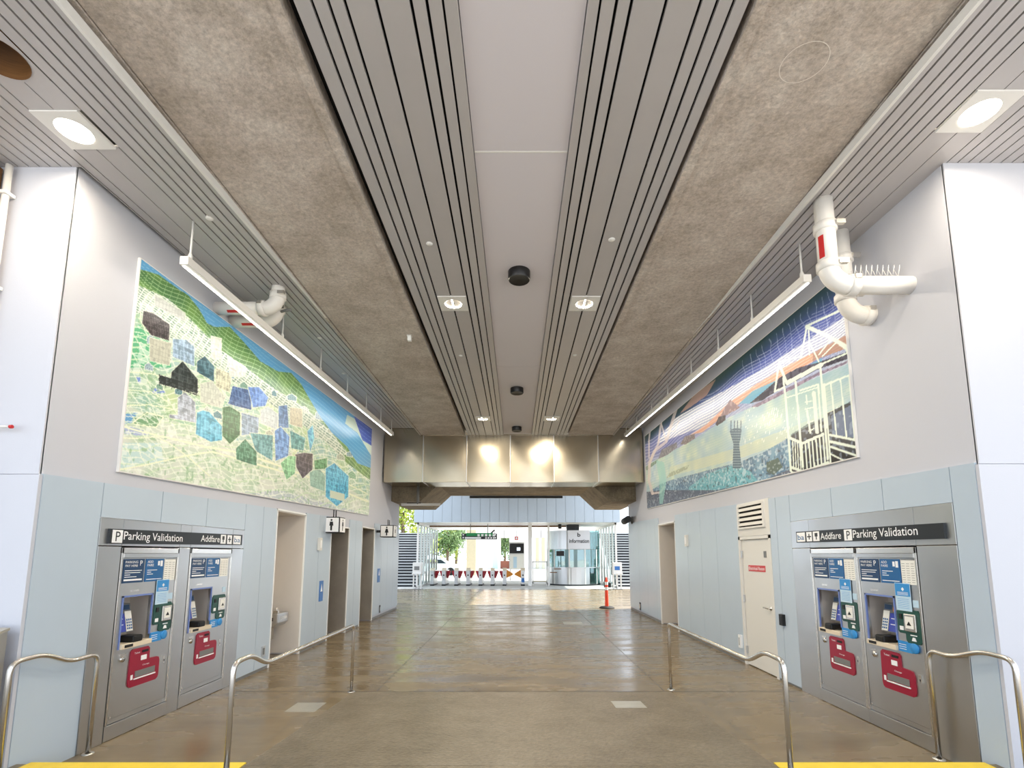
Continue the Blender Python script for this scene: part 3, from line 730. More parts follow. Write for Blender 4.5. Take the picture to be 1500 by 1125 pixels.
    b('lock_plate', 'rail_steel', .12, .20, .80, .825, -.006, .006); b('latch', 'rail_steel', .755, .785, .61, .69, -.006, .01); b('latch_hole', 'black', .765, .775, .63, .65, .01, .012)
    b('name_tag', 'rail_steel', .19, .30, 1.455, 1.475, -.006, .002)
    b('bottom_bolt', 'rail_steel', .05, .075, .215, .23, -.006, .006)
    return t
machine('L', 5.11, .88, 'ticket machine with a taped blue notice, beside the short rail of hill mural wall')
machine('L', 6.19, .91, 'ticket machine without any taped notice, beside the fountain alcove', notice=False)
machine('R', 6.59, .88, 'ticket machine with blue notice, nearer to the electrical room door')
machine('R', 5.715, .875, 'ticket machine with blue notice, beside the short rail of bay mural wall')

# header signs
def wtext(st_, m, par, sd, y, z, o, w_=None, h_=None):
    s = 1 if sd == 'L' else -1
    return text('lettering', st_, m, par, (wx(sd, o), y, z), (0, s, 0), (0, 0, 1), w_, h_)
t = thing('overhead_sign', 'dark sign reading Parking Validation then Addfare over the machines', 'sign', (L, 6.1, 1.96))
MB().ybox(L + .0045, L + .03, 4.92, 7.30, 1.955, 2.105, 1.985, 2.135).build('board', 'sign_dark', t)
zs = lambda y: .0126 * (y - 4.92)
WB('icon_tile', 'white_print', t, 'L', 4.945, 5.075, 1.966, 2.096, .03, .032)
wtext('P', 'sign_dark', t, 'L', 4.985, 1.982, .0335, .06, .098)
wtext('Parking Validation', 'white_print', t, 'L', 5.09, 1.968 + .006, .0325, .90, .112)
wtext('Addfare', 'white_print', t, 'L', 6.34, 2.012, .0325, .40, .085)
for a, b_ in ((6.765, 6.885), (6.92, 7.03), (7.07, 7.255)): WB('icon_tile', 'white_print', t, 'L', a, b_, 1.995, 2.118, .03, .032)
wtext('ba', 'mid_blue', t, 'L', 7.09, 2.022, .0335, .145, .068)
WB('icon_mark', 'sign_dark', t, 'L', 6.965, 6.985, 2.02, 2.095, .032, .033); WB('icon_mark', 'sign_dark', t, 'L', 6.94, 7.01, 2.05, 2.066, .032, .033); WB('icon_mark', 'sign_dark', t, 'L', 6.80, 6.85, 2.05, 2.10, .032, .033); WB('icon_mark', 'sign_dark', t, 'L', 6.815, 6.835, 2.015, 2.06, .032, .033)
t = thing('overhead_sign', 'dark sign reading Addfare then Parking Validation over the machines', 'sign', (R, 5.66, 2.0))
MB().ybox(R - .03, R - .0045, 4.48, 6.85, 1.99, 2.135, 2.01, 2.16).build('board', 'sign_dark', t)
for a, b_ in ((6.64, 6.83), (6.485, 6.605), (6.325, 6.46)): WB('icon_tile', 'white_print', t, 'R', a, b_, 2.02, 2.145, .03, .032)
wtext('ba', 'mid_blue', t, 'R', 6.81, 2.045, .0335, .15, .07)
WB('icon_mark', 'sign_dark', t, 'R', 6.535, 6.555, 2.045, 2.12, .032, .033); WB('icon_mark', 'sign_dark', t, 'R', 6.50, 6.59, 2.075, 2.09, .032, .033); WB('icon_mark', 'sign_dark', t, 'R', 6.36, 6.42, 2.08, 2.125, .032, .033); WB('icon_mark', 'sign_dark', t, 'R', 6.38, 6.40, 2.04, 2.085, .032, .033)
wtext('Addfare', 'white_print', t, 'R', 6.30, 2.035, .0325, .40, .085)
WB('icon_tile', 'white_print', t, 'R', 5.71, 5.845, 2.01, 2.14, .03, .032)
wtext('P', 'sign_dark', t, 'R', 5.80, 2.025, .0335, .06, .098)
wtext('Parking Validation', 'white_print', t, 'R', 5.69, 2.008, .0325, .92, .118)

# ------------------------------------------------------------------ small wall things
def plate(sd, y, z, w_, h_, m, label, cat, out=.012, name='wall_plate', detail=None):
    t = thing(name, label, cat, (wx(sd, 0), y, z - h_ / 2))
    bev(WB('plate', m, t, sd, y - w_ / 2, y + w_ / 2, z - h_ / 2, z + h_ / 2, -.004, out), .003)
    if detail: WB('insert', detail, t, sd, y - w_ * .22, y + w_ * .22, z - h_ * .3, z + h_ * .3, out, out + .004)
    return t
p = onX(385, 954, L); plate('L', p.y, p.z, .11, .17, 'stainless', 'steel outlet plate on panel beside fountain alcove', 'outlet', detail='grey_plastic', name='outlet_plate')
p = onX(556, 892, L); plate('L', p.y, p.z, .12, .22, 'step_dark', 'dark outlet plate low on the panels past the second restroom', 'outlet', name='outlet_plate', detail='rail_steel')
p = onX(467, 797, L); plate('L', p.y, p.z, .13, .26, 'beige_paint', 'beige strobe alarm box beside the first restroom sign', 'alarm', .05, 'strobe_alarm', 'white_print')
t = plate('L', onX(470.5, 855, L).y, 1.09, .19, .42, 'ada_blue', 'blue restroom plaque by the first restroom doorway', 'plaque', .012, 'restroom_plaque'); 
t = plate('L', onX(554.5, 844.5, L).y, 1.23, .25, .40, 'ada_blue', 'blue restroom plaque by the second restroom doorway', 'plaque', .012, 'restroom_plaque')
for y in (onX(470.5, 855, L).y, onX(554.5, 844.5, L).y):
    pr_ = [o for o in bpy.data.objects if o.name.startswith('restroom_plaque') and abs(o.location.y - y) < .01][0]
    z = pr_.location.z
    fix(wprism(MB(), 'L', [(y - .05, z + .2), (y + .05, z + .2), (y, z + .36)], .012, .014).build('symbol', 'white_print', pr_))
p = onX(1007, 792, R); plate('R', p.y, p.z, .13, .26, 'beige_paint', 'beige strobe alarm box on the bay mural wall panels', 'alarm', .05, 'strobe_alarm', 'white_print')
p = onX(938, 888, R); plate('R', p.y, p.z, .16, .24, 'step_dark', 'dark outlet plate low on panels past the tan opening', 'outlet', name='outlet_plate', detail='rail_steel')
p = onX(1080.5, 937, R); plate('R', 8.80, p.z, .09, .22, 'white_paint', 'white outlet box low beside the electrical room door', 'outlet', .04, 'outlet_box', 'rail_steel')
p = onX(1148, 908, R); t = plate('R', p.y, p.z, .10, .16, 'black', 'black card reader on panel beside the electrical door', 'card reader', .045, 'card_reader', 'step_dark')
# electrical room door
t = struct(thing('door_1', 'cream electrical room door with red sign and louvre above', 'door', (R, 8.15, 0)))
f = MB(); wbox(f, 'R', 7.60, 7.66, 0, 2.15, -.1, .008); wbox(f, 'R', 8.64, 8.70, 0, 2.15, -.1, .008); wbox(f, 'R', 7.60, 8.70, 2.10, 2.15, -.1, .008)
f.build('frame', 'beige_paint', t)
bev(WB('leaf', 'beige_paint', t, 'R', 7.668, 8.632, .012, 2.094, -.07, -.022), .003)
sg = WB('sign_plate', 'sign_red', t, 'R', 7.86, 8.42, 1.57, 1.67, -.022, -.016)
text('lettering', 'Electrical Room', 'white_print', sg, (R + .0155, 8.40, 1.595), (0, -1, 0), (0, 0, 1), .52, .05)
WB('number_plate', 'grey_plastic', t, 'R', 7.80, 7.88, 1.80, 1.90, -.022, -.016)
MB().lathe([(.03, 0), (.03, -.015), (.012, -.016), (.012, -.06)], (R + .022, 7.75, 1.02), 16, 'x').build('handle_rose', 'rail_steel', t)
MB().tube([(R - .035, 7.75, 1.02), (R - .035, 7.89, 1.02)], .011, 10).build('lever', 'rail_steel', t)
for z in (.25, 1.1, 1.85): WB('hinge', 'stainless', t, 'R', 8.60, 8.65, z - .06, z + .06, -.03, .0)
t = struct(thing('louvre_vent', 'cream metal louvre vent above the electrical room door', 'vent', (R, 8.17, 2.25)))
WB('surround', 'beige_paint', t, 'R', 7.60, 8.70, 2.155, PTR(8.2), -.03, .002)
f = MB(); z0, z1 = 2.31, 2.66
for a, b_, c, d in ((7.72, 7.77, z0, z1), (8.60, 8.65, z0, z1), (7.72, 8.65, z0 - .03, z0), (7.72, 8.65, z1, z1 + .03)): wbox(f, 'R', a, b_, c, d, 0, .03)
f.build('frame', 'beige_paint', t); WB('void', 'dark_gap', t, 'R', 7.77, 8.60, z0, z1, 0, .004)
for i in range(4):
    z = z0 + .04 + i * .083
    fix(MB().prism([(.028, z - .02), (.034, z - .014), (.008, z + .035), (.002, z + .03)], lambda o, zz_: (wx('R', o), 7.77, zz_), lambda o, zz_: (wx('R', o), 8.60, zz_)).build('blade', 'beige_paint', t))
# restroom box signs
def box_sign(px0, px1, py0, py1, label, figure, Y):
    a, b_ = onY(px0, py0, Y), onY(px1, py1, Y)
    x0, x1, z1, z0 = a.x, b_.x, a.z, b_.z; d = abs(x1 - x0)
    t = thing('restroom_sign', label, 'sign', ((x0 + x1) / 2, Y + d / 2, z0))
    bev(B('box', 'black', t, x0, x1, Y, Y + d, z0, z1), .02, 3)
    k = d * .06
    B('face', 'white_print', t, x0 + k, x1 - k, Y - .004, Y + .01, z0 + k, z1 - k)
    B('face', 'white_print', t, x1 - .01, x1 + .004, Y + k, Y + d - k, z0 + k, z1 - k)
    cx_, w_ = (x0 + x1) / 2, d; h_ = z1 - z0
    def fig(mapf, par):
        m = MB(); pts = [(cx_ + .06 * w_ * math.cos(i * math.pi / 6), z0 + .80 * h_ + .06 * w_ * math.sin(i * math.pi / 6)) for i in range(12)]
        poly = [(-.09, .70), (.09, .70), (.12, .45), (.06, .45), (.05, .15), (-.05, .15), (-.06, .45), (-.12, .45)] if figure == 'm' else [(-.06, .70), (.06, .70), (.14, .38), (.05, .38), (.04, .15), (-.04, .15), (-.05, .38), (-.14, .38)]
        m.prism(pts, lambda x, z: mapf(x, z, 0), lambda x, z: mapf(x, z, .003)); m.prism([(cx_ + x * w_, z0 + z * h_) for x, z in poly], lambda x, z: mapf(x, z, 0), lambda x, z: mapf(x, z, .003))
        fix(m.build('figure', 'black', par))
    fig(lambda x, z, e: (x, Y - .004 - e, z), t); fig(lambda x, z, e: (x1 + .004 + e, Y + d / 2 + (x - cx_), z), t)
    B('arm', 'step_dark', t, L - .03, x0 + .02, Y + d * .4, Y + d * .6, z0 + h_ * .4, z0 + h_ * .6)
    for yy in (Y + d * .3, Y + d * .7): MB().tube([(cx_, yy, z1 - .01), (cx_, yy, z1 + .16)], .012, 6).build('stem', 'step_dark', t)
box_sign(474, 497, 757, 780.5, 'black cube sign with restroom figure by the first restroom doorway', 'm', 10.55)
box_sign(557, 576, 769, 787, 'black cube sign with restroom figure by the second restroom doorway', 'w', 14.25)
# drinking fountain in the alcove
xb = L - .60
t = thing('drinking_fountain', 'stainless steel drinking fountain on the tan alcove wall', 'drinking fountain', (xb, 9.2, .45))
fy0, fy1 = 8.95, 9.38; fx1 = L - .16
bd = bev(fix(MB().prism([(xb, .56), (fx1 - .07, .56), (fx1, .63), (fx1, .80), (xb, .83)], lambda x, z: (x, fy0, z), lambda x, z: (x, fy1, z)).build('basin', 'stainless', t)), .02, 3)
MB().lathe([(.03, 0), (.03, .02), (.018, .05), (.02, .08), (.001, .085)], (fx1 - .12, 9.16, .80), 14).build('bubbler', 'rail_steel', t)
B('push_bar', 'rail_steel', t, fx1 - .005, fx1 + .015, fy0 + .1, fy1 - .1, .68, .74); B('spout_guard', 'rail_steel', t, fx1 - .1, fx1 - .02, fy0 + .03, fy0 + .09, .80, .85)
B('push_button', 'black', t, fx1 - .14, fx1 - .08, fy0 - .006, fy0 + .01, .67, .73)
B('drain_box', 'stainless_door', t, xb, xb + .2, fy0 + .05, fy1 - .05, .3, .58)
# bullet camera at the end of the bay wall
p = onX(916, 765, R)
t = thing('security_camera', 'dark bullet security camera at the end of the bay mural wall', 'camera', (R, 16.6, p.z))
MB().tube([(R - .02, 16.6, p.z), (R - .18, 16.6, p.z)], .04, 10).build('bracket', 'grey_plastic', t)
MB().tube([(R - .2, 16.9, p.z - .02), (R - .2, 16.3, p.z + .02)], .11, 16).build('body', 'step_dark', t)
MB().lathe([(.13, 0), (.13, .02), (.001, .02)], (R - .02, 16.6, p.z), 14, 'x').build('base', 'grey_plastic', t)
# left frame edge: steel box, rod, pipe, timber post
t = thing('steel_cabinet', 'low brushed steel cabinet with sloping top standing on the landing', 'cabinet', (-3.9, 3.7, .15))
fix(MB().prism([(3.56, .15), (4.05, .15), (4.05, 1.24), (3.56, 1.10)], lambda y, z: (-4.6, y, z), lambda y, z: (-4.075, y, z)).build('body', 'stainless', t))
fix(MB().prism([(3.54, 1.095), (4.06, 1.245), (4.06, 1.265), (3.54, 1.115)], lambda y, z: (-4.61, y, z), lambda y, z: (-4.07, y, z)).build('top', 'plate', t))
p = onY(18, 625, 4.1); 
t = thing('wall_rod', 'thin white rod with a red tip sticking out of the white wall end', 'rod', p)
MB().tube([(p.x - .25, 4.10, p.z), (p.x - .02, 4.10, p.z)], .011, 8).build('shaft', 'frame_white', t); MB().tube([(p.x - .021, 4.10, p.z), (p.x, 4.10, p.z)], .016, 8).build('tip', 'red', t)
MB().tube([(p.x - .20, 4.10, p.z), (p.x - .20, 4.17, p.z)], .008, 8).build('mount', 'frame_white', t)
t = thing('conduit_pipe', 'slim white conduit running up the end of the hill mural wall', 'conduit', (-4.66, 4.11, 2.6))
MB().tube([(-4.66, 4.11, .15), (-4.66, 4.11, 5.40)], .028, 12).build('pipe', 'pipe_paint', t)
for z in (3.2, 4.2, 5.1): B('strap', 'frame_white', t, -4.70, -4.62, 4.07, 4.16, z, z + .03)
o = B('timber_post', 'brown_wood', None, -5.3, -4.76, 3.98, 4.155, .15, 5.40); tag(bev(o, .01), 'brown timber post at the end of the hill mural wall', 'post')

# ------------------------------------------------------------------ murals: printed panels, colours drawn shape by shape
def poly_mask(px, py, poly):
    poly = np.array(poly, float); ins = np.zeros(px.shape, bool)
    x0, y0 = poly.min(0); x1, y1 = poly.max(0)
    bb = (px >= x0) & (px <= x1) & (py >= y0) & (py <= y1)
    if not bb.any(): return ins
    qx, qy = px[bb], py[bb]; r = np.zeros(qx.shape, bool); n = len(poly)
    for i in range(n):
        ax, ay = poly[i]; bx, by = poly[(i + 1) % n]
        if ay == by: continue
        r ^= ((ay > qy) != (by > qy)) & (qx < (bx - ax) * (qy - ay) / (by - ay) + ax)
    ins[bb] = r; return ins
def line_mask(px, py, pts, w_):
    m = np.zeros(px.shape, bool)
    for (ax, ay), (bx, by) in zip(pts[:-1], pts[1:]):
        bb = (px > min(ax, bx) - w_) & (px < max(ax, bx) + w_) & (py > min(ay, by) - w_) & (py < max(ay, by) + w_)
        if not bb.any(): continue
        qx, qy = px[bb], py[bb]; dx, dy = bx - ax, by - ay; l2 = dx * dx + dy * dy + 1e-9
        t_ = np.clip(((qx - ax) * dx + (qy - ay) * dy) / l2, 0, 1)
        d = np.hypot(qx - ax - t_ * dx, qy - ay - t_ * dy)
        mm = m[bb]; mm |= d < w_ / 2; m[bb] = mm
    return m
def vnoise(u, v, fu, fv, seed):
    g = np.random.default_rng(seed).random((int(fv) + 3, int(fu) + 3))
    x, y = u * fu, v * fv; i, j = x.astype(int), y.astype(int); a, b_ = x - i, y - j
    a = a * a * (3 - 2 * a); b_ = b_ * b_ * (3 - 2 * b_)
    return (g[j, i] * (1 - a) + g[j, i + 1] * a) * (1 - b_) + (g[j + 1, i] * (1 - a) + g[j + 1, i + 1] * a) * b_
def mural(sd, ya, yb, zab, zat, zbb, zbt, NU, NV, paint, name, label):
    u, v = np.meshgrid(np.linspace(0, 1, NU), np.linspace(0, 1, NV))       # u along the hall, v from bottom to top
    Y = ya + (yb - ya) * u; Z = (zab + (zbb - zab) * u) * (1 - v) + (zat + (zbt - zat) * u) * v
    X = np.full_like(Y, wx(sd, .012))
    d = Y * cT + (Z - H) * sT; vv = -Y * sT + (Z - H) * cT
    px, py = CX + F * X / d, CY - F * vv / d
    col = paint(u, v, px, py)
    col = np.clip(col, 0, 255) / 255.0
    col = np.where(col <= .04045, col / 12.92, ((col + .055) / 1.055) ** 2.4)
    t = thing(name, label, 'mural', (wx(sd, 0), (ya + yb) / 2, (zab + zbb) / 2))
    me = bpy.data.meshes.new('print')
    n = NU * NV; me.vertices.add(n); me.vertices.foreach_set('co', np.stack([X, Y, Z], -1).reshape(-1).astype(np.float32))
    k = (np.arange(NV - 1)[:, None] * NU + np.arange(NU - 1)[None, :]).reshape(-1)
    q = np.stack([k, k + 1, k + NU + 1, k + NU], -1)
    if sd == 'R': q = q[:, ::-1]
    me.loops.add(q.size); me.loops.foreach_set('vertex_index', q.reshape(-1).astype(np.int32))
    me.polygons.add(len(q)); me.polygons.foreach_set('loop_start', (np.arange(len(q)) * 4).astype(np.int32))
    me.update(); me.validate()
    ca = me.color_attributes.new('ink', 'FLOAT_COLOR', 'POINT')
    ca.data.foreach_set('color', np.concatenate([col, np.ones((NV, NU, 1))], -1).reshape(-1).astype(np.float32))
    m = mat('mural_' + sd, (1, 1, 1, 1), .30, bump=.12, bscale=9, spec=.35)
    at = m.node_tree.nodes.new('ShaderNodeAttribute'); at.attribute_name = 'ink'
    m.node_tree.links.new(at.outputs['Color'], m.node_tree.nodes['Principled BSDF'].inputs['Base Color'])
    me.materials.append(m)
    o = bpy.data.objects.new('print', me); COL.objects.link(o); o.parent = t; o.matrix_parent_inverse = t.matrix_basis.inverted()
    e = .012
    fix(MB().ybox(wx(sd, -.02), wx(sd, .0105), ya - e, yb + e, zab - e, zat + e, zbb - e, zbt + e).build('backing_board', 'frame_white', t))
    return t
def put(col, m, c, a=1.0):
    c = np.array(c, float); col[m] = col[m] * (1 - a) + c * a
def paint_hills(u, v, px, py):
    zx, zy = (px - 150) * 2.678, (py - 350) * 2.678          # drawing sheet coordinates
    col = np.zeros(u.shape + (3,)); n1 = vnoise(u, v, 40, 14, 1); n2 = vnoise(u, v, 160, 50, 2); n3 = vnoise(u, v, 12, 5, 3)
    col[:] = (100, 168, 214)
    P = lambda pts: poly_mask(zx, zy, pts)
    Ln = lambda pts, w_: line_mask(zx, zy, pts, w_)
    put(col, P([(960, 690), (1060, 740), (1060, 900), (1000, 850), (940, 780)]), (205, 220, 205))
    put(col, P([(985, 690), (1060, 735), (1060, 815), (1020, 790)]), (70, 92, 176))
    put(col, P([(840, 640), (1000, 760), (1060, 860), (1060, 920), (990, 860), (900, 770), (820, 650)]), (88, 160, 205))
    w1 = np.abs(((zy - .78 * zx + 12 * np.sin(zx / 60)) / 15) % 1 - .5) < .07
    col[w1] = col[w1] * .55 + np.array((190, 220, 235)) * .45
    ridge = [(60, 110), (147, 118), (220, 140), (290, 190), (340, 225), (380, 275), (410, 330), (440, 345), (500, 345), (560, 410), (620, 480), (690, 520), (740, 525), (780, 570), (820, 640), (850, 690), (900, 760), (960, 815), (1000, 880), (1070, 905), (1070, 1120), (40, 960)]
    hill = P(ridge)
    base = np.stack([78 + 40 * n1, 122 + 36 * n1, 66 + 22 * n3], -1); col[hill] = base[hill]
    c1 = hill & (np.abs(((zy - .72 * zx + 18 * np.sin(zx / 45)) / 16) % 1 - .5) < .09); put(col, c1, (190, 214, 170), .75)
    c2 = hill & (np.abs(((zx + .35 * zy) / 30) % 1 - .5) < .05); put(col, c2, (170, 205, 150), .55)
    # pale streets band
    town = P([(60, 170), (150, 185), (260, 235), (330, 300), (400, 370), (470, 440), (560, 500), (650, 570), (760, 640), (830, 690), (900, 760), (970, 850), (900, 840), (800, 760), (700, 700), (600, 620), (480, 560), (380, 490), (260, 400), (60, 300)])
    tb_ = np.stack([104 + 110 * n2, 138 + 84 * n2, 116 + 86 * n2], -1); col[town] = tb_[town]
    put(col, town & (np.abs(((zy - .74 * zx) / 11) % 1 - .5) < .17), (238, 240, 228), .9)
    put(col, town & (np.abs(((zx + .6 * zy + 20 * n1) / 26) % 1 - .5) < .10), (236, 238, 226), .8)
    # fields below
    fld = P([(60, 290), (140, 290), (260, 385), (380, 470), (480, 545), (600, 600), (700, 680), (800, 740), (880, 800), (960, 880), (1070, 960), (1070, 1130), (40, 970)])
    fb = np.stack([150 + 56 * n1, 192 + 28 * n1, 158 + 44 * n3], -1); col[fld] = fb[fld]
    low = P([(40, 640), (300, 720), (600, 820), (900, 940), (1070, 1040), (1070, 1140), (40, 980)])
    lb_ = np.stack([182 + 44 * n1, 206 + 20 * n1, 176 + 40 * n1], -1); col[low] = lb_[low]
    put(col, P([(60, 800), (230, 800), (240, 880), (60, 900)]), (196, 220, 214)); put(col, P([(60, 690), (140, 680), (120, 720), (60, 730)]), (100, 160, 205))
    put(col, P([(60, 735), (110, 735), (200, 765), (120, 775), (60, 760)]), (170, 185, 212)); put(col, P([(120, 700), (170, 680), (235, 700), (210, 740), (115, 725)]), (120, 165, 120))
    put(col, P([(120, 345), (150, 335), (262, 400), (270, 505), (100, 505)]), (98, 186, 136)); put(col, P([(190, 585), (235, 588), (250, 604), (200, 606)]), (120, 150, 215)); put(col, P([(133, 540), (148, 540), (152, 566), (140, 566)]), (120, 150, 215))
    put(col, P([(560, 990), (700, 985), (1000, 1070), (1000, 1120), (560, 1010)]), (190, 196, 210), .6)
    cream = (238, 243, 226)
    amp = 10 * np.sin(zx / 50) + 8 * np.sin(zx / 23 + 1) + 26 * n3
    put(col, fld & (np.abs(((zy - .18 * zx + amp) / 21) % 1 - .5) < .10), cream, .8); put(col, fld & (np.abs(((zy + .12 * zx + 40 * n3 + 9 * np.sin(zx / 31)) / 44) % 1 - .5) < .05), (206, 226, 190), .8)
    put(col, fld & (np.abs(((zx - .55 * zy + 25 * n1) / 46) % 1 - .5) < .045), cream, .8)
    put(col, fld & (n2 > .74), (242, 246, 236), .6); put(col, fld & (n2 < .17), (126, 172, 120), .5)
    for pts, w_ in (([(70, 735), (140, 752), (210, 770), (300, 790), (400, 815), (520, 835), (640, 870), (800, 930), (1040, 1030)], 7), ([(70, 905), (200, 880), (330, 850), (430, 835), (560, 870), (760, 930)], 6), ([(120, 720), (175, 680), (240, 700), (210, 740), (120, 725)], 4),
                    ([(60, 780), (130, 782), (210, 776), (260, 800), (330, 850), (420, 930)], 4), ([(80, 520), (200, 530), (300, 560), (420, 600)], 4), ([(80, 590), (190, 600), (260, 640)], 4), ([(75, 655), (180, 650), (290, 670)], 4), ([(480, 700), (600, 770), (720, 800), (840, 900), (1040, 1000)], 4), ([(150, 250), (150, 320), (170, 360), (210, 380)], 5)):
        put(col, Ln(pts, w_), (240, 243, 214), .95)
    rr = random.Random(5); pal = [(206, 212, 204), (150, 176, 190), (190, 196, 176), (120, 160, 140), (170, 190, 205), (225, 228, 216), (96, 140, 150), (140, 186, 150)]
    for k in range(34):
        x = rr.uniform(180, 980); y = .60 * x + rr.uniform(230, 470) - (x - 180) * .12; a_ = rr.uniform(14, 26) * (1 - x / 2600); h_ = a_ * rr.uniform(.8, 1.5)
        p_ = [(x - a_, y - .5 * a_), (x, y - h_), (x + a_, y - .1 * a_), (x + a_, y + h_), (x - a_, y + .6 * h_)]
        m = P(p_) & hill; c = pal[k % 8]
        put(col, m, c, .9); put(col, m & (np.abs(((zx + k * 3) / 8) % 1 - .5) < .14) & (np.abs(((zy - .4 * zx) / 10) % 1 - .5) < .24), tuple(v_ * .62 for v_ in c), .8); put(col, Ln(p_ + [p_[0]], 2.4) & hill, (240, 243, 230), .8)
    blds = [((50, 42, 42), [(160, 280), (200, 290), (265, 335), (262, 400), (190, 378), (155, 330)]), ((206, 206, 188), [(185, 385), (272, 408), (264, 497), (185, 478)]), ((142, 166, 186), [(275, 390), (330, 395), (362, 422), (362, 502), (275, 462)]),
            ((34, 44, 44), [(270, 522), (315, 478), (375, 550), (375, 608), (225, 570), (222, 532), (268, 545)]), ((62, 100, 112), [(370, 480), (402, 458), (440, 500), (438, 562), (370, 522)]), ((186, 186, 160), [(445, 505), (507, 530), (500, 602), (445, 580)]), ((222, 226, 212), [(383, 568), (430, 556), (482, 620), (470, 664), (385, 640)]),
            ((166, 174, 186), [(295, 622), (325, 600), (365, 640), (368, 722), (262, 702), (262, 688), (295, 690)]), ((86, 166, 200), [(370, 680), (395, 672), (420, 678), (475, 740), (470, 790), (425, 797), (365, 766)]), ((122, 146, 168), [(545, 680), (615, 700), (612, 762), (545, 772)]), ((60, 108, 70), [(470, 660), (500, 655), (542, 682), (540, 770), (500, 806), (470, 772)]),
            ((58, 90, 140), [(495, 640), (510, 575), (528, 580), (585, 592), (585, 672), (520, 656), (488, 645)]), ((104, 142, 212), [(570, 580), (615, 580), (652, 622), (640, 656), (590, 662)]), ((214, 224, 224), [(620, 672), (650, 655), (692, 690), (686, 752), (620, 722)]), ((80, 116, 162), [(690, 655), (726, 650), (732, 742), (690, 742)]), ((222, 216, 190), [(735, 660), (785, 665), (785, 742), (735, 727)]),
            ((96, 150, 155), [(578, 760), (670, 770), (668, 872), (600, 832)]), ((96, 142, 206), [(675, 752), (700, 735), (735, 775), (730, 852), (678, 872)]), ((90, 150, 150), [(735, 750), (797, 780), (790, 832), (740, 822)]), ((112, 182, 215), [(803, 755), (825, 728), (833, 780), (815, 842)]), ((80, 132, 106), [(523, 822), (560, 783), (606, 835), (606, 892), (525, 866)]),
            ((60, 55, 70), [(755, 845), (790, 838), (826, 842), (825, 905), (785, 941), (760, 896)]), ((132, 190, 142), [(698, 880), (730, 850), (760, 852), (756, 920), (722, 946)]), ((170, 206, 190), [(812, 915), (850, 898), (876, 930), (872, 992), (815, 970)]), ((80, 140, 92), [(830, 868), (882, 858), (882, 902), (832, 905)]), ((80, 166, 206), [(875, 900), (910, 878), (967, 930), (965, 1012), (920, 1050), (875, 1012)]),
            ((205, 208, 200), [(205, 215), (325, 290), (325, 325), (205, 262)]), ((222, 224, 212), [(425, 380), (468, 390), (466, 470), (430, 470)]), ((228, 230, 222), [(490, 460), (560, 500), (560, 540), (500, 540)])]
    for i, (c, p_) in enumerate(blds):
        m = P(p_); lum = sum(c) / 3
        put(col, m, c)
        lc = tuple(min(255, x + 70) for x in c) if lum < 180 else tuple(x - 34 for x in c)
        put(col, m & (np.abs(((zx + i * 7 + 14 * n1) / (10 + i % 5 * 2)) % 1 - .5) < .11) & (n2 > .3), lc, .5); put(col, m & (np.abs(((zy - .35 * zx + i * 5 + 10 * n1) / (15 + i % 4 * 3)) % 1 - .5) < .08), lc, .5); put(col, m & (n2 > .64), lc, .4); put(col, m & (n2 < .22), tuple(x * .78 for x in c), .6)
        put(col, Ln(p_ + [p_[0]], 3.0), (235, 240, 220), .7)
    for k in range(3): put(col, Ln([(222, 535 + 14 * k), (300, 560 + 14 * k), (375, 585 + 14 * k)], 4), (34, 40, 40), .9)
    for k in range(7): put(col, Ln([(224 + 24 * k, 532 + 7 * k), (224 + 24 * k, 575 + 7 * k)], 3), (34, 40, 40), .9)
    put(col, P([(893, 985), (950, 1000), (950, 1030), (893, 1015)]), (214, 222, 200))
    return col
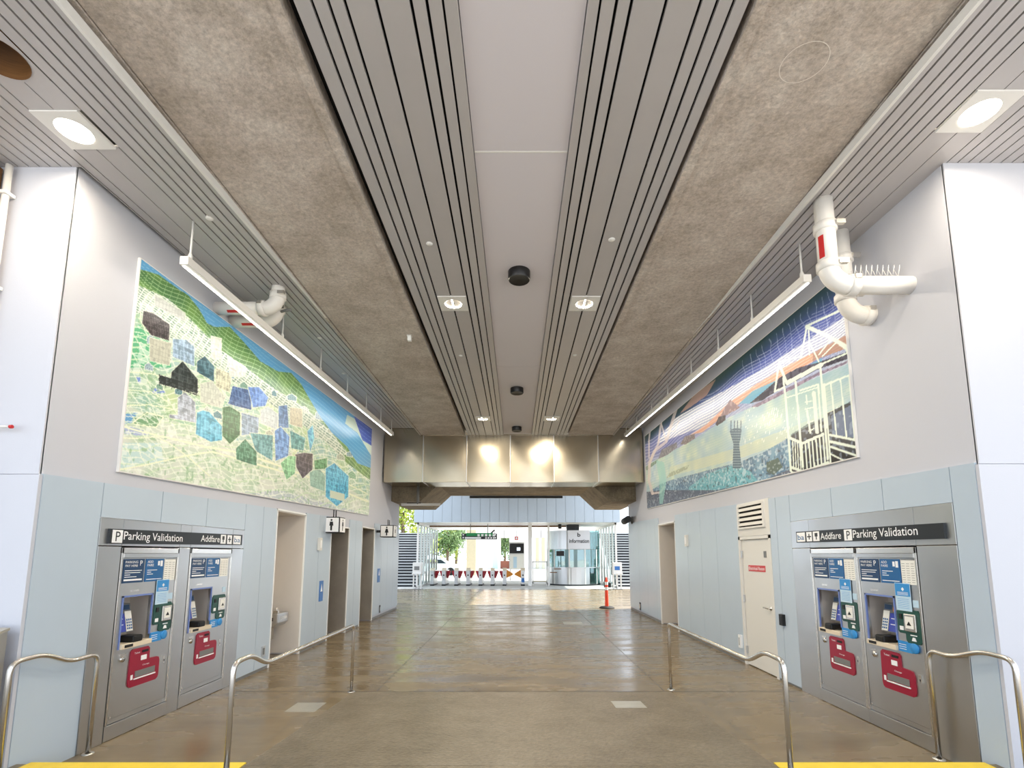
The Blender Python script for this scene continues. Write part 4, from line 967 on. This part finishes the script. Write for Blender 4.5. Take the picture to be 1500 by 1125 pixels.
def paint_bay(u, v, px, py):
    zx, zy = (px - 900) * 2.96, (py - 380) * 2.96
    gx, gy = (px - 1100) * 4.018, (py - 420) * 4.018
    n1 = vnoise(u, v, 40, 14, 5); n2 = vnoise(u, v, 170, 55, 6); n3 = vnoise(u, v, 12, 5, 7)
    P = lambda pts: poly_mask(zx, zy, pts); Ln = lambda pts, w_: line_mask(zx, zy, pts, w_)
    d = 1 - v                                  # from the top edge down
    stops = [(0, (46, 76, 72)), (.08, (54, 78, 104)), (.16, (76, 92, 164)), (.30, (96, 104, 168)), (.40, (150, 158, 196)), (.50, (196, 205, 215)), (1, (170, 205, 205))]
    col = np.zeros(u.shape + (3,))
    for ch in range(3): col[..., ch] = np.interp(d + .05 * (n3 - .5), [s[0] for s in stops], [s[1][ch] for s in stops])
    wv = 10 * np.sin(zx / 40) + 14 * n3
    sky = np.ones(u.shape, bool)
    put(col, (d > .10) & (d < .5) & (np.abs(((zy + .68 * zx + wv) / 13) % 1 - .5) < .10), (225, 228, 240), .6)
    put(col, (d > .04) & (d < .5) & (zx > 550) & (np.abs(((zx - .2 * zy + 20 * n1) / 33) % 1 - .5) < .04), (215, 222, 238), .5)
    put(col, P([(285, 668), (350, 580), (440, 520), (400, 590), (330, 640)]), (214, 166, 144), .7); put(col, P([(400, 470), (640, 330), (560, 400), (430, 500)]), (40, 78, 66), .7)
    wb = P([(180, 800), (260, 690), (420, 600), (600, 500), (760, 400), (1010, 240), (1010, 340), (880, 395), (760, 455), (620, 540), (500, 620), (400, 720)])
    put(col, wb, (212, 214, 220), .6); put(col, wb & (np.abs(((zy + .64 * zx + wv * .6) / 12) % 1 - .5) < .2), (246, 244, 240), .9)
    ob = P([(330, 760), (400, 715), (500, 618), (620, 538), (760, 455), (880, 395), (1010, 325), (1010, 385), (880, 432), (760, 500), (640, 572), (560, 612), (470, 682), (380, 750)])
    put(col, ob, (232, 168, 132), .9); put(col, ob & (np.abs(((zy + .6 * zx) / 14) % 1 - .5) < .1), (246, 214, 190), .8); put(col, ob & (zx > 860), (150, 120, 110), .6)
    put(col, P([(540, 625), (600, 570), (700, 525), (800, 480), (900, 430), (900, 450), (800, 490), (700, 550), (600, 625)]), (112, 178, 205), .9)
    water = P([(120, 905), (180, 868), (330, 790), (480, 692), (640, 620), (800, 545), (1080, 425), (1080, 900), (120, 1100)])
    wt = np.stack([164 + 44 * n1, 192 + 28 * n1, 194 + 24 * n3], -1); col[water] = wt[water]
    put(col, water & (np.abs(((zy + .42 * zx + 8 * n3) / 11) % 1 - .5) < .10), (150, 190, 190), .5)
    glint = P([(240, 900), (520, 820), (760, 730), (1080, 600), (1080, 660), (760, 790), (520, 870), (240, 940)]); put(col, glint, (214, 216, 182), .55)
    put(col, water & (np.abs(((zx + .2 * zy) / 9) % 1 - .5) < .2) & (n2 > .74) & (zy > 640) & (zy < 800) & (zx > 560), (250, 250, 240), .8)
    for c, p_ in (((58, 54, 68), [(585, 625), (650, 570), (720, 510), (800, 468), (880, 448), (1010, 400), (1010, 432), (880, 478), (800, 520), (720, 560), (640, 612)]), ((136, 120, 140), [(590, 640), (720, 572), (880, 492), (1010, 440), (1010, 450), (880, 505), (720, 590), (620, 640)]), ((150, 122, 124), [(455, 690), (480, 640), (502, 608), (545, 642), (500, 668)]),
                  ((60, 50, 58), [(438, 715), (452, 682), (482, 675), (482, 697), (445, 722)]), ((126, 116, 118), [(285, 802), (305, 768), (348, 755), (350, 775), (310, 802)]), ((116, 116, 126), [(190, 866), (205, 825), (270, 792), (272, 815), (230, 848)]), ((112, 138, 124), [(135, 900), (190, 865), (180, 885), (140, 915)]), ((160, 172, 150), [(225, 950), (240, 925), (325, 890), (315, 910)])):
        m = P(p_); put(col, m, c); put(col, m & (n2 > .62), tuple(x + 45 for x in c), .7)
    town = P([(200, 975), (250, 955), (530, 882), (640, 840), (760, 770), (1080, 620), (1080, 900), (120, 1110), (160, 1000)])
    tw = np.stack([88 + 40 * n1, 120 + 44 * n1, 150 + 36 * n1], -1); col[town] = tw[town]
    put(col, P([(320, 990), (400, 930), (520, 890), (590, 920), (620, 960), (480, 1000), (330, 1010)]), (110, 186, 196), .8); put(col, town & (n2 > .74), (205, 222, 226), .7); put(col, town & (n2 < .2), (70, 84, 96), .7)
    put(col, P([(120, 1100), (130, 1010), (200, 1000), (440, 1000), (640, 960), (760, 910), (780, 940), (500, 1040)]), (92, 96, 112), .85); put(col, P([(660, 880), (710, 860), (730, 900), (690, 935), (660, 920)]), (88, 104, 92), .9)
    put(col, (town | P([(120, 1100), (130, 1000), (300, 1010), (760, 910), (780, 940), (500, 1040)])) & (vnoise(u, v, 240, 60, 8) > .72), (196, 206, 214), .55)
    # lattice tower
    tw = P([(500, 745), (512, 735), (535, 728), (552, 738), (546, 780), (541, 800), (551, 900), (540, 908), (512, 905), (516, 800), (510, 780)]); put(col, tw, (82, 106, 126)); put(col, tw & (np.abs((zy / 11) % 1 - .5) < .14), (180, 205, 210), .7)
    for x in (505, 520, 533, 548): put(col, Ln([(x, 745), (x + 1, 700)], 4), (82, 106, 126))
    # pale tree
    for pts, w_ in (([(165, 1015), (150, 960), (152, 880), (175, 830), (225, 790), (240, 740), (255, 690), (278, 615)], 17), ([(150, 900), (165, 850), (190, 800), (205, 690), (215, 640)], 12), ([(150, 860), (150, 780), (160, 700)], 9), ([(165, 1015), (200, 1010), (215, 985)], 12), ([(225, 790), (200, 700), (228, 630)], 8), ([(240, 745), (262, 745), (280, 700)], 6)):
        put(col, Ln(pts, w_ * .72), (222, 208, 204), .8)
    put(col, P([(180, 870), (215, 880), (225, 960), (210, 1060), (195, 1060), (195, 960)]), (150, 205, 196), .7)
    # white lookout house in line work
    G = lambda pts, w_, c=(232, 240, 226), a=.97: put(col, line_mask(gx, gy, pts, w_), c, a)
    GP = lambda pts, c, a=1.0: put(col, poly_mask(gx, gy, pts), c, a)
    GP([(235, 870), (330, 810), (430, 770), (450, 745), (600, 668), (640, 1010), (240, 1110)], (46, 50, 58)); GP([(470, 760), (600, 690), (612, 890), (480, 870)], (96, 112, 140)); GP([(250, 905), (420, 870), (440, 1020), (250, 1070)], (44, 46, 54)); GP([(470, 950), (640, 980), (640, 1010), (470, 1040)], (26, 26, 30))
    put(col, poly_mask(gx, gy, [(235, 870), (330, 810), (600, 668), (640, 1010), (240, 1110)]) & (n2 > .70), (150, 165, 185), .6)
    GP([(205, 640), (430, 570), (450, 760), (230, 880)], (176, 204, 198), .5)
    for pts, w_ in (([(330, 230), (550, 128)], 13), ([(330, 235), (450, 290), (565, 355)], 24), ([(330, 230), (295, 412)], 11), ([(295, 412), (165, 442)], 7), ([(345, 330), (400, 442)], 9), ([(340, 250), (345, 400)], 8), ([(520, 340), (560, 370), (580, 425)], 9), ([(400, 400), (470, 310)], 8), ([(420, 410), (500, 330)], 7), ([(165, 452), (213, 572)], 16), ([(165, 452), (140, 618)], 11), ([(140, 618), (192, 592)], 10),
                    ([(213, 566), (414, 458)], 24), ([(190, 540), (205, 660), (235, 1085)], 11), ([(263, 560), (305, 1060)], 13), ([(408, 460), (452, 1015)], 13), ([(430, 575), (470, 1045)], 12), ([(205, 655), (400, 590)], 7), ([(290, 610), (395, 575), (415, 850)], 11), ([(370, 625), (390, 855)], 22), ([(435, 578), (580, 520)], 12), ([(470, 570), (505, 885)], 9), ([(527, 550), (562, 885)], 9), ([(578, 520), (612, 905)], 11), ([(575, 425), (600, 660)], 7), ([(415, 455), (580, 385)], 10),
                    ([(465, 872), (618, 903)], 14), ([(470, 912), (632, 948)], 16), ([(470, 942), (640, 1000)], 12), ([(470, 985), (550, 1025)], 9), ([(228, 890), (303, 922), (425, 868)], 16), ([(236, 1062), (310, 1090), (455, 1035)], 16), ([(240, 1090), (300, 1110)], 10), ([(325, 640), (330, 690)], 9), ([(330, 730), (350, 860)], 12), ([(320, 680), (360, 672)], 6), ([(320, 720), (365, 710)], 6), ([(335, 800), (365, 790)], 7), ([(340, 850), (370, 835)], 7)):
        G(pts, w_)
    for i in range(5): G([(245 + i * 14, 900 + i * 5), (252 + i * 14, 1068 + i * 5)], 6)
    for i in range(6): G([(318 + i * 21, 915 - i * 9), (332 + i * 21, 1078 - i * 9)], 9)
    return col
mural('L', 4.98, 13.55, 2.70, 5.03, 2.93, 5.36, 860, 250, paint_hills, 'hill_mural', 'huge mural of green hills and pastel houses on side wall')
mural('R', 5.55, 14.60, 2.965, 5.20, 3.20, 5.40, 860, 250, paint_bay, 'bay_mural', 'huge mural of a sunset bay with white lookout house')

# ------------------------------------------------------------------ far end: fascia, fare gates, booth
YG = 29.6
fa = struct(MB().box(-5.62, 5.72, 27.06, 27.4, 3.60, 6.6).build('wall_far', 'panel'), 'pale blue panelled fascia wall above the fare gates', 'wall')
x = -5.62; pw = 13.9 / F * 27
while x < 5.70:
    B('panel', 'panel', fa, x + .006, min(x + pw, 5.72) - .006, 27.0, 27.07, 3.60, 6.6); x += pw
struct(MB().box(-5.62, 5.72, 27.4, 36, 3.62, 3.9).build('ceiling', 'white_paint'), 'white soffit ceiling over the fare gates', 'ceiling')
struct(MB().box(-3.4, 3.4, 19.3, 27.0, 6.35, 6.6).build('ceiling', 'concrete_dark'), 'unseen concrete deck added in front of the fascia to shade it', 'ceiling')  # unseen deck added to darken the fascia, kept narrow to let in side sky
t = tag(B('header_pipe', 'brown_wood', None, -5.2, 3.0, 29.55, 29.65, 3.48, 3.57), 'brown header bar crossing above the fare gates', 'bar')
# fare gates
def gate(x, label, left=None, right=None, group=None, badge=False):
    t = thing('fare_gate', label, 'fare gate', (x, YG + .7, 0), group)
    bev(B('base', 'black', t, x - .115, x + .115, YG - .01, YG + 1.5, 0, .08), .01)
    bev(fix(MB().prism([(-.10, .08), (.10, .08), (.115, .70), (.125, .90), (-.125, .90), (-.115, .70)], lambda a, z: (x + a, YG, z), lambda a, z: (x + a, YG + 1.5, z)).build('cabinet', 'stainless', t)), .01)
    fix(MB().prism([(YG - .02, .88), (YG + .35, .88), (YG + .35, 1.04), (YG + .22, 1.04)], lambda y, z: (x - .12, y, z), lambda y, z: (x + .12, y, z)).build('reader_head', 'cream_plastic', t))
    MB().lathe([(.045, 0), (.045, -.012), (.001, -.012)], (x, YG, .62), 16, 'y').build('sensor', 'black', t)
    if badge: B('access_badge', 'ada_blue', t, x - .09, x + .09, YG - .008, YG + .01, .2, .45)
    for s, m in ((-1, left), (1, right)):
        if not m: continue
        if m == 'flap_orange': poly = [(.10, .95), (.48, .71), (.52, .66), (.48, .60), (.10, .42)]
        else: poly = [(.10, .86), (.33, .86), (.335, .80), (.20, .44), (.14, .40), (.10, .46)]
        fix(MB().prism(poly, lambda a, z: (x + s * a, YG + .6, z), lambda a, z: (x + s * a, YG + .66, z)).build('flap', m, t))
gx_ = [onY(px, 850, YG).x for px in (632.7, 649.8, 668, 685.5, 703.7, 721.3, 739)]
for i, x in enumerate(gx_):
    if i == 0: gate(x, 'fare gate with one red flap at the mullion screen', None, 'flap_red')
    elif i == 6: gate(x, 'fare gate with a red flap and an orange flap', 'flap_red', 'flap_orange')
    else: gate(x, ['', 'second', 'third', 'fourth', 'fifth', 'sixth'][i] + ' fare gate counted from mullion screen by wide stairs, two red flaps', 'flap_red', 'flap_red', 'red flap fare gates')
gate(onY(766, 850, YG).x, 'wide accessible fare gate with orange flap and blue badge', 'flap_orange', None, None, True)
# white posts of the gate line
for px, w_, lab in ((776.5, .21, 'tall white post beside the orange flap fare gate'), (804, .10, 'slim white post beside the information booth')):
    x = onY(px, 850, 29.4).x
    t = tag(B('steel_post', 'frame_white', None, x - w_ / 2, x + w_ / 2, 29.3, 29.3 + w_, 0, 3.62), lab, 'post'); bev(t, .01)
# swing gate of glass between the posts
x0, x1 = onY(780, 850, 29.5).x, onY(801.5, 850, 29.5).x
t = thing('glass_gate', 'low glass swing gate between two white posts', 'gate', ((x0 + x1) / 2, 29.5, 0))
f = MB()
for a in ((x0, x1, 29.47, 29.53, .14, .24), (x0, x1, 29.47, 29.53, 1.38, 1.44), (x0, x0 + .05, 29.47, 29.53, .02, 1.44), (x1 - .05, x1, 29.47, 29.53, .0, 1.44)): f.box(*a)
f.build('frame', 'frame_white', t); B('pane', 'clear_glass', t, x0 + .05, x1 - .05, 29.495, 29.505, .24, 1.38)
B('kick_plate', 'building_tan', t, x0 + .05, x1 - .05, 29.48, 29.52, .14, .30)
# mullion screens either side
def screen(X, s, label, n=8):
    t = thing('mullion_screen', label, 'screen', (X, 30.5, 0))
    for i in range(n):
        y = 27.5 + i * .95
        B('mullion', 'frame_white', t, X - .05, X + .05, y, y + .09, 0, 3.62)
        if i < n - 1: B('pane', 'clear_glass', t, X - .008, X + .008, y + .09, y + .95, .12, 3.50)
    B('head_rail', 'frame_white', t, X - .06, X + .06, 27.5, 27.5 + (n - 1) * .95 + .09, 3.50, 3.62); B('sill_rail', 'frame_white', t, X - .05, X + .05, 27.5, 27.5 + (n - 1) * .95 + .09, .0, .12)
screen(-5.48, -1, 'white mullion glass screen between stairs and the fare gates')
screen(5.56, 1, 'white mullion glass screen between booth and the narrow stairs')
# hanging green sign
Ys = 28.8
a, b_ = onY(676, 781.5, Ys), onY(728, 790, Ys)
t = thing('hanging_sign', 'green and dark hanging direction sign above the fare gates', 'sign', ((a.x + b_.x) / 2, Ys, b_.z))
xm = (a.x + b_.x) / 2; zm = (a.z + b_.z) / 2
B('board', 'sign_dark', t, a.x, b_.x, Ys, Ys + .12, b_.z, a.z)
B('green_band', 'sign_green', t, a.x + .28, b_.x - .25, Ys - .01, Ys, zm + .02, a.z + .03); B('white_band', 'white_print', t, a.x + .2, xm + .1, Ys - .01, Ys, b_.z + .03, zm - .04)
f = MB()
for k in range(5): f.box(xm - .1 + k * .22, xm + .03 + k * .22, Ys - .014, Ys, zm + .0, zm + .13)
for k in range(4): f.box(xm + .35 + k * .15, xm + .45 + k * .15, Ys - .014, Ys, b_.z + .04, zm - .05)
for xx in (a.x + .07, b_.x - .13):
    for zz in (b_.z + .05, zm + .05): f.box(xx, xx + .07, Ys - .014, Ys, zz, zz + .09)
f.build('sign_marks', 'white_print', t)
for px in (689, 714.5):
    x = onY(px, 780, Ys).x; MB().tube([(x, Ys + .06, a.z), (x, Ys + .06, 3.63)], .02, 8).build('hanger', 'grey_plastic', t)
fix(MB().prism([(b_.x - .42, a.z), (b_.x - .30, a.z), (b_.x - .10, a.z + .2), (b_.x - .2, a.z + .22)], lambda x, z: (x, Ys, z), lambda x, z: (x, Ys + .05, z)).build('pointer', 'sign_dark', t))
# map kiosk with screen and red cross sign
Yk = 36.0
a, b_ = onY(746, 796, Yk), onY(768, 834, Yk)
t = thing('map_kiosk', 'map kiosk with black display screen beyond the fare gates', 'kiosk', ((a.x + b_.x) / 2, Yk, 0))
B('board', 'frame_white', t, a.x, b_.x, Yk, Yk + .15, b_.z, a.z + .1)
zk = onY(750, 810.5, Yk).z
sc = B('screen', 'black', t, a.x + .03, b_.x - .03, Yk - .05, Yk, zk, a.z); B('screen_image', 'screen_glow', sc, a.x + .55, a.x + .80, Yk - .06, Yk - .05, zk + .2, zk + .42)
B('map', 'paper', t, a.x + .06, b_.x - .06, Yk - .02, Yk, b_.z + .06, zk - .08); B('map_water', 'pale_blue', t, a.x + .3, a.x + .55, Yk - .025, Yk - .02, b_.z + .1, zk - .25)
for x in (a.x + .08, b_.x - .08): B('leg', 'frame_white', t, x - .05, x + .05, Yk, Yk + .15, 0, b_.z)
p = onY(756.5, 788.5, 36.0)
t = thing('first_aid_sign', 'small red square sign with white cross above the map kiosk', 'sign', p)
B('board', 'sign_red', t, p.x - .125, p.x + .125, 35.95, 36.0, p.z - .125, p.z + .125); fix(MB().prism([(-.03, -.08), (.03, -.08), (.03, -.03), (.08, -.03), (.08, .03), (.03, .03), (.03, .08), (-.03, .08), (-.03, .03), (-.08, .03), (-.08, -.03), (-.03, -.03)], lambda x, z: (p.x + x, 35.94, p.z + z), lambda x, z: (p.x + x, 35.95, p.z + z)).build('cross', 'white_print', t))
MB().tube([(p.x, 35.98, p.z + .12), (p.x, 35.98, 3.64)], .015, 8).build('hanger', 'grey_plastic', t)
# information booth
t = thing('information_booth', 'curved steel and glass information booth beside fare gates', 'booth', (3.6, 30.6, 0))
bc = (onY(846, 850, 29).x, 31.0); br = (onY(888, 850, 29).x - onY(806, 850, 29).x) / 2
def arcp(a0, a1, n, k=1.0, sy=.95): return [(bc[0] + br * k * math.cos(math.radians(a0 + (a1 - a0) * i / n)), bc[1] + br * k * sy * math.sin(math.radians(a0 + (a1 - a0) * i / n))) for i in range(n + 1)]
def wallstrip(name, m, a0, a1, z0, z1, n=8, k0=1.0, k1=.97):
    o_, i_ = arcp(a0, a1, n, k0), arcp(a0, a1, n, k1); mb_ = MB()
    for q in range(n): mb_.hexa([(*o_[q], z0), (*o_[q + 1], z0), (*i_[q + 1], z0), (*i_[q], z0), (*o_[q], z1), (*o_[q + 1], z1), (*i_[q + 1], z1), (*i_[q], z1)])
    return fix(mb_.build(name, m, t))
wallstrip('counter_front', 'stainless', 180, 300, 0, 1.05, 12); wallstrip('counter_front', 'teal_glass', 303, 360, 0.1, 1.05, 6)
for a0, a1 in ((183, 218), (221, 254), (257, 288), (291, 322), (325, 357)): wallstrip('pane', 'teal_glass', a0, a1, 1.09, 2.13, 4, .99, .98)
for a0 in (180, 218, 254, 288, 322, 357): wallstrip('mullion', 'frame_white', a0, a0 + 3, 0, 2.15, 1, 1.005, .96)
wallstrip('header', 'stainless', 180, 300, 2.15, 3.28, 12, 1.02, .97); wallstrip('header', 'teal_glass', 303, 360, 2.15, 3.28, 6, 1.0, .98); wallstrip('ledge', 'stainless', 180, 360, 1.04, 1.09, 16, 1.04, .93); wallstrip('plinth', 'step_dark', 180, 360, 0, .08, 16, 1.01, .95)
wallstrip('back_wall', 'tan_wall', 0, 180, 0, 3.28, 12)
a, b_ = onY(832, 777, 28.9), onY(864.5, 804.5, 28.9)
sp = B('sign_panel', 'stainless', t, a.x, b_.x, 28.87, 28.98, b_.z, a.z)
text('lettering', 'information', 'sign_dark', sp, (a.x + .06, 28.865, b_.z + .36), (1, 0, 0), (0, 0, 1), b_.x - a.x - .12, .24, .025); text('lettering', 'b', 'sign_dark', sp, ((a.x + b_.x) / 2 - .1, 28.865, b_.z + .72), (1, 0, 0), (0, 0, 1), .18, .24, .03)
B('desk', 'navy', t, bc[0] - 1.2, bc[0] + 1.2, 30.2, 30.8, .7, .78); B('monitor', 'black', t, onY(815, 808, 29.6).x, onY(826, 808, 29.6).x, 29.6, 29.66, 1.75, 2.05); B('equipment_box', 'step_dark', t, onY(831, 765, 29.3).x, onY(848, 765, 29.3).x, 29.3, 29.9, 3.28, 3.60)
MB().tube([(onY(820, 765, 29).x, 29, 3.64), (onY(820, 765, 29).x, 29, 3.35)], .1, 12).build('speaker', 'black', t)
for k in range(2): B('shelf', 'brown_wood', t, onY(806 + 6 * k, 840, 28.4).x, onY(816 + 6 * k, 840, 28.4).x, 28.35, 28.75, .80 + .2 * k, .84 + .2 * k)
# ticket stands outside the screens
for px, lab in ((610.5, 'white ticket stand with grey screen beside the wide stairs'), (905, 'white ticket stand with blue screen beside the information booth screen')):
    Y = 26.4; x = onY(px, 850, Y).x
    t = thing('ticket_stand', lab, 'ticket stand', (x, Y, 0))
    bev(B('cabinet', 'frame_white', t, x - .24, x + .24, Y, Y + .35, .85, 1.42), .02); B('screen', 'ada_blue' if px > 700 else 'grey_plastic', t, x - .15, x + .12, Y - .01, Y, 1.02, 1.22)
    for dx in (-.2, 0, .2): B('leg', 'frame_white', t, x + dx - .03, x + dx + .03, Y + .1, Y + .2, 0, .85)
    B('foot', 'grey_plastic', t, x - .26, x + .26, Y, Y + .36, 0, .03); B('shelf', 'frame_white', t, x - .26, x + .26, Y - .06, Y + .3, .80, .86)
# orange delineator
p = onZ(889, 891, 0)
t = thing('delineator_post', 'orange delineator post with white bands on black rubber base', 'delineator', p)
MB().lathe([(.26, 0), (.26, .03), (.2, .06), (.08, .075), (.001, .075)], p, 20).build('base', 'rubber', t)
MB().lathe([(.065, .06), (.055, .5), (.05, .95), (.03, 1.0), (.028, 1.06), (.001, 1.065)], p, 18).build('tube', 'cone_orange', t)
for z in (.62, .80): MB().lathe([(.0565, 0), (.0555, .10)], (p.x, p.y, z), 18).build('reflective_band', 'white_print', t)
t = thing('black_bag', 'small black bin with looped cable on the floor by booth', 'bin', (onY(890, 855, 28.2).x, 28.2, 0))
x = t.location.x; bev(B('body', 'rubber', t, x - .18, x + .18, 28.1, 28.4, 0, .26), .03); MB().tube([(x + .12 * math.cos(i * math.pi / 8), 28.2, .38 + .14 * math.sin(i * math.pi / 8)) for i in range(17)], .02, 6).build('cable_loop', 'grey_plastic', t)
# stairs
def stairs(x0, x1, Y, n, label):
    t = thing('staircase', label, 'stairs', ((x0 + x1) / 2, Y, 0))
    for i in range(n):
        z = i * .165; y = Y + i * .28
        r = B('step', 'step_dark', t, x0, x1, y, y + .30, max(0, z - .2), z + .165); B('nosing', 'step_edge', r, x0, x1, y - .02, y + .05, z + .12, z + .172)
    for xx in ((x0 - .05,) if x0 < 0 else (x1 + .05,)):
        fix(MB().prism([(Y, 0), (Y + n * .28, 0), (Y + n * .28, n * .165 + .25), (Y, .25)], lambda y, z: (xx - .05, y, z), lambda y, z: (xx + .05, y, z)).build('stringer', 'frame_white', t))
stairs(-8.6, -5.7, 28.6, 20, 'wide staircase with dark risers rising behind the hill mural wall')
stairs(5.78, 8.6, 28.6, 20, 'staircase with dark risers rising behind the bay mural wall')

# ------------------------------------------------------------------ outside
def column(x, y, w_, z, m, label): tag(bev(B('viaduct_column', m, None, x - w_ / 2, x + w_ / 2, y, y + w_, 0, z), .03), label, 'column')
column(onY(690, 830, 44).x, 44, .85, 6.5, 'building_tan', 'tan square column standing outside behind the green sign')
column(onY(704.5, 830, 50).x, 50, .95, 6.5, 'building', 'pale square column standing outside next to the tan column')
column(onY(676, 830, 58).x, 58, .9, 7, 'building', 'pale slim column standing outside near the white car')
bd = thing('white_building', 'long pale building with panelled upper band beyond the station', 'building', (0, 64, 0))
xa, xb_, xc_, xd = onY(711, 820, 64).x, onY(733, 820, 64).x, onY(746, 820, 64).x, 14
B('wall', 'building', bd, xa, xb_, 64, 66, 0, 4.0); B('wall', 'building', bd, xc_, xd, 64, 66, 0, 4.0)
x = xa
while x < xd: B('upper_panel', 'building', bd, x + .03, x + 1.17, 63.9, 66, 4.0, 8.2); x += 1.2
B('base', 'brick_red', bd, xb_, xc_, 64.5, 65, 0, 1.0); B('doorway', 'pale_blue', bd, onY(722, 830, 64).x, onY(729, 830, 64).x, 63.95, 64.0, 0, 2.6)
for px in (785, 794): B('pilaster', 'building_tan', bd, onY(px, 820, 64).x, onY(px + 4, 820, 64).x, 63.7, 64, 0, 4.0)
def tree(x, y, zb, zt, rad, m, label, n=2600, seed=1):
    t = thing('tree', label, 'tree', (x, y, 0)); r_ = random.Random(seed)
    MB().tube([(x, y, 0), (x + .1, y, zb), (x - .1, y + .1, (zb + zt) / 2)], .16, 8).build('trunk', 'bark', t)
    mb_ = MB(); cl_ = [(x + r_.uniform(-rad, rad) * .75, y + r_.uniform(-rad, rad) * .6, r_.uniform(zb, zt)) for _ in range(26)]
    for i in range(n):
        c = cl_[i % 26]; s_ = rad * .42
        p_ = Vector((r_.gauss(c[0], s_ * .5), r_.gauss(c[1], s_ * .5), r_.gauss(c[2], s_ * .45)))
        a_ = Vector((r_.uniform(-1, 1), r_.uniform(-1, 1), r_.uniform(-1, 1))).normalized() * r_.uniform(.09, .2); b2 = a_.orthogonal().normalized() * a_.length * .6
        mb_.add([p_ - a_, p_ + b2, p_ + a_, p_ - b2], [(0, 1, 2, 3)])
    mb_.build('foliage', m, t)
tree(-9.2, 40, 2.0, 8.5, 2.8, 'leaf_yellow', 'yellow green sunlit tree behind the wide staircase', 5200, 3)
tree(onY(655, 800, 56).x, 56, 2.2, 6.5, 2.2, 'leaf_green', 'green street tree behind the white car', 3000, 4)
tree(onY(668, 800, 62).x, 62, 2.0, 6.0, 2.0, 'leaf_yellow', 'yellowish street tree next to pale slim column', 2600, 5)
tree(onY(739, 800, 72).x, 72, 1.5, 5.0, 2.2, 'leaf_green', 'green tree seen through the gap of the pale building', 2600, 6)
# car
xo = onY(652, 840, 44).x
t = thing('car', 'white car parked on the street beyond the fare gates', 'car', (xo, 45, 0))
prof = [(-2.1, .35), (2.1, .35), (2.15, .75), (1.9, .95), (1.15, 1.02), (.55, 1.45), (-1.1, 1.48), (-1.8, 1.05), (-2.15, .9)]
bev(fix(MB().prism(prof, lambda a, z: (xo + a - .9, 44.2, z), lambda a, z: (xo + a - .9, 45.9, z)).build('body', 'car_paint', t)), .06, 3)
for pl_ in ([(-1.05, 1.05), (.02, 1.05), (.02, 1.38), (-1.0, 1.40)], [(.1, 1.05), (.95, 1.05), (.48, 1.38), (.1, 1.38)]): fix(MB().prism(pl_, lambda a, z: (xo + a - .9, 44.18, z), lambda a, z: (xo + a - .9, 44.22, z)).build('window', 'car_glass', t))
for a_ in (-1.4, 1.35):
    for y in (44.18, 45.7): MB().lathe([(.001, 0), (.2, .0), (.34, .02), (.34, .2), (.2, .22), (.001, .22)], (xo + a_ - .9, y, .34), 20, 'y').build('wheel', 'rubber', t)
B('headlamp', 'white_print', t, xo + 1.15, xo + 1.22, 44.25, 44.6, .68, .82)
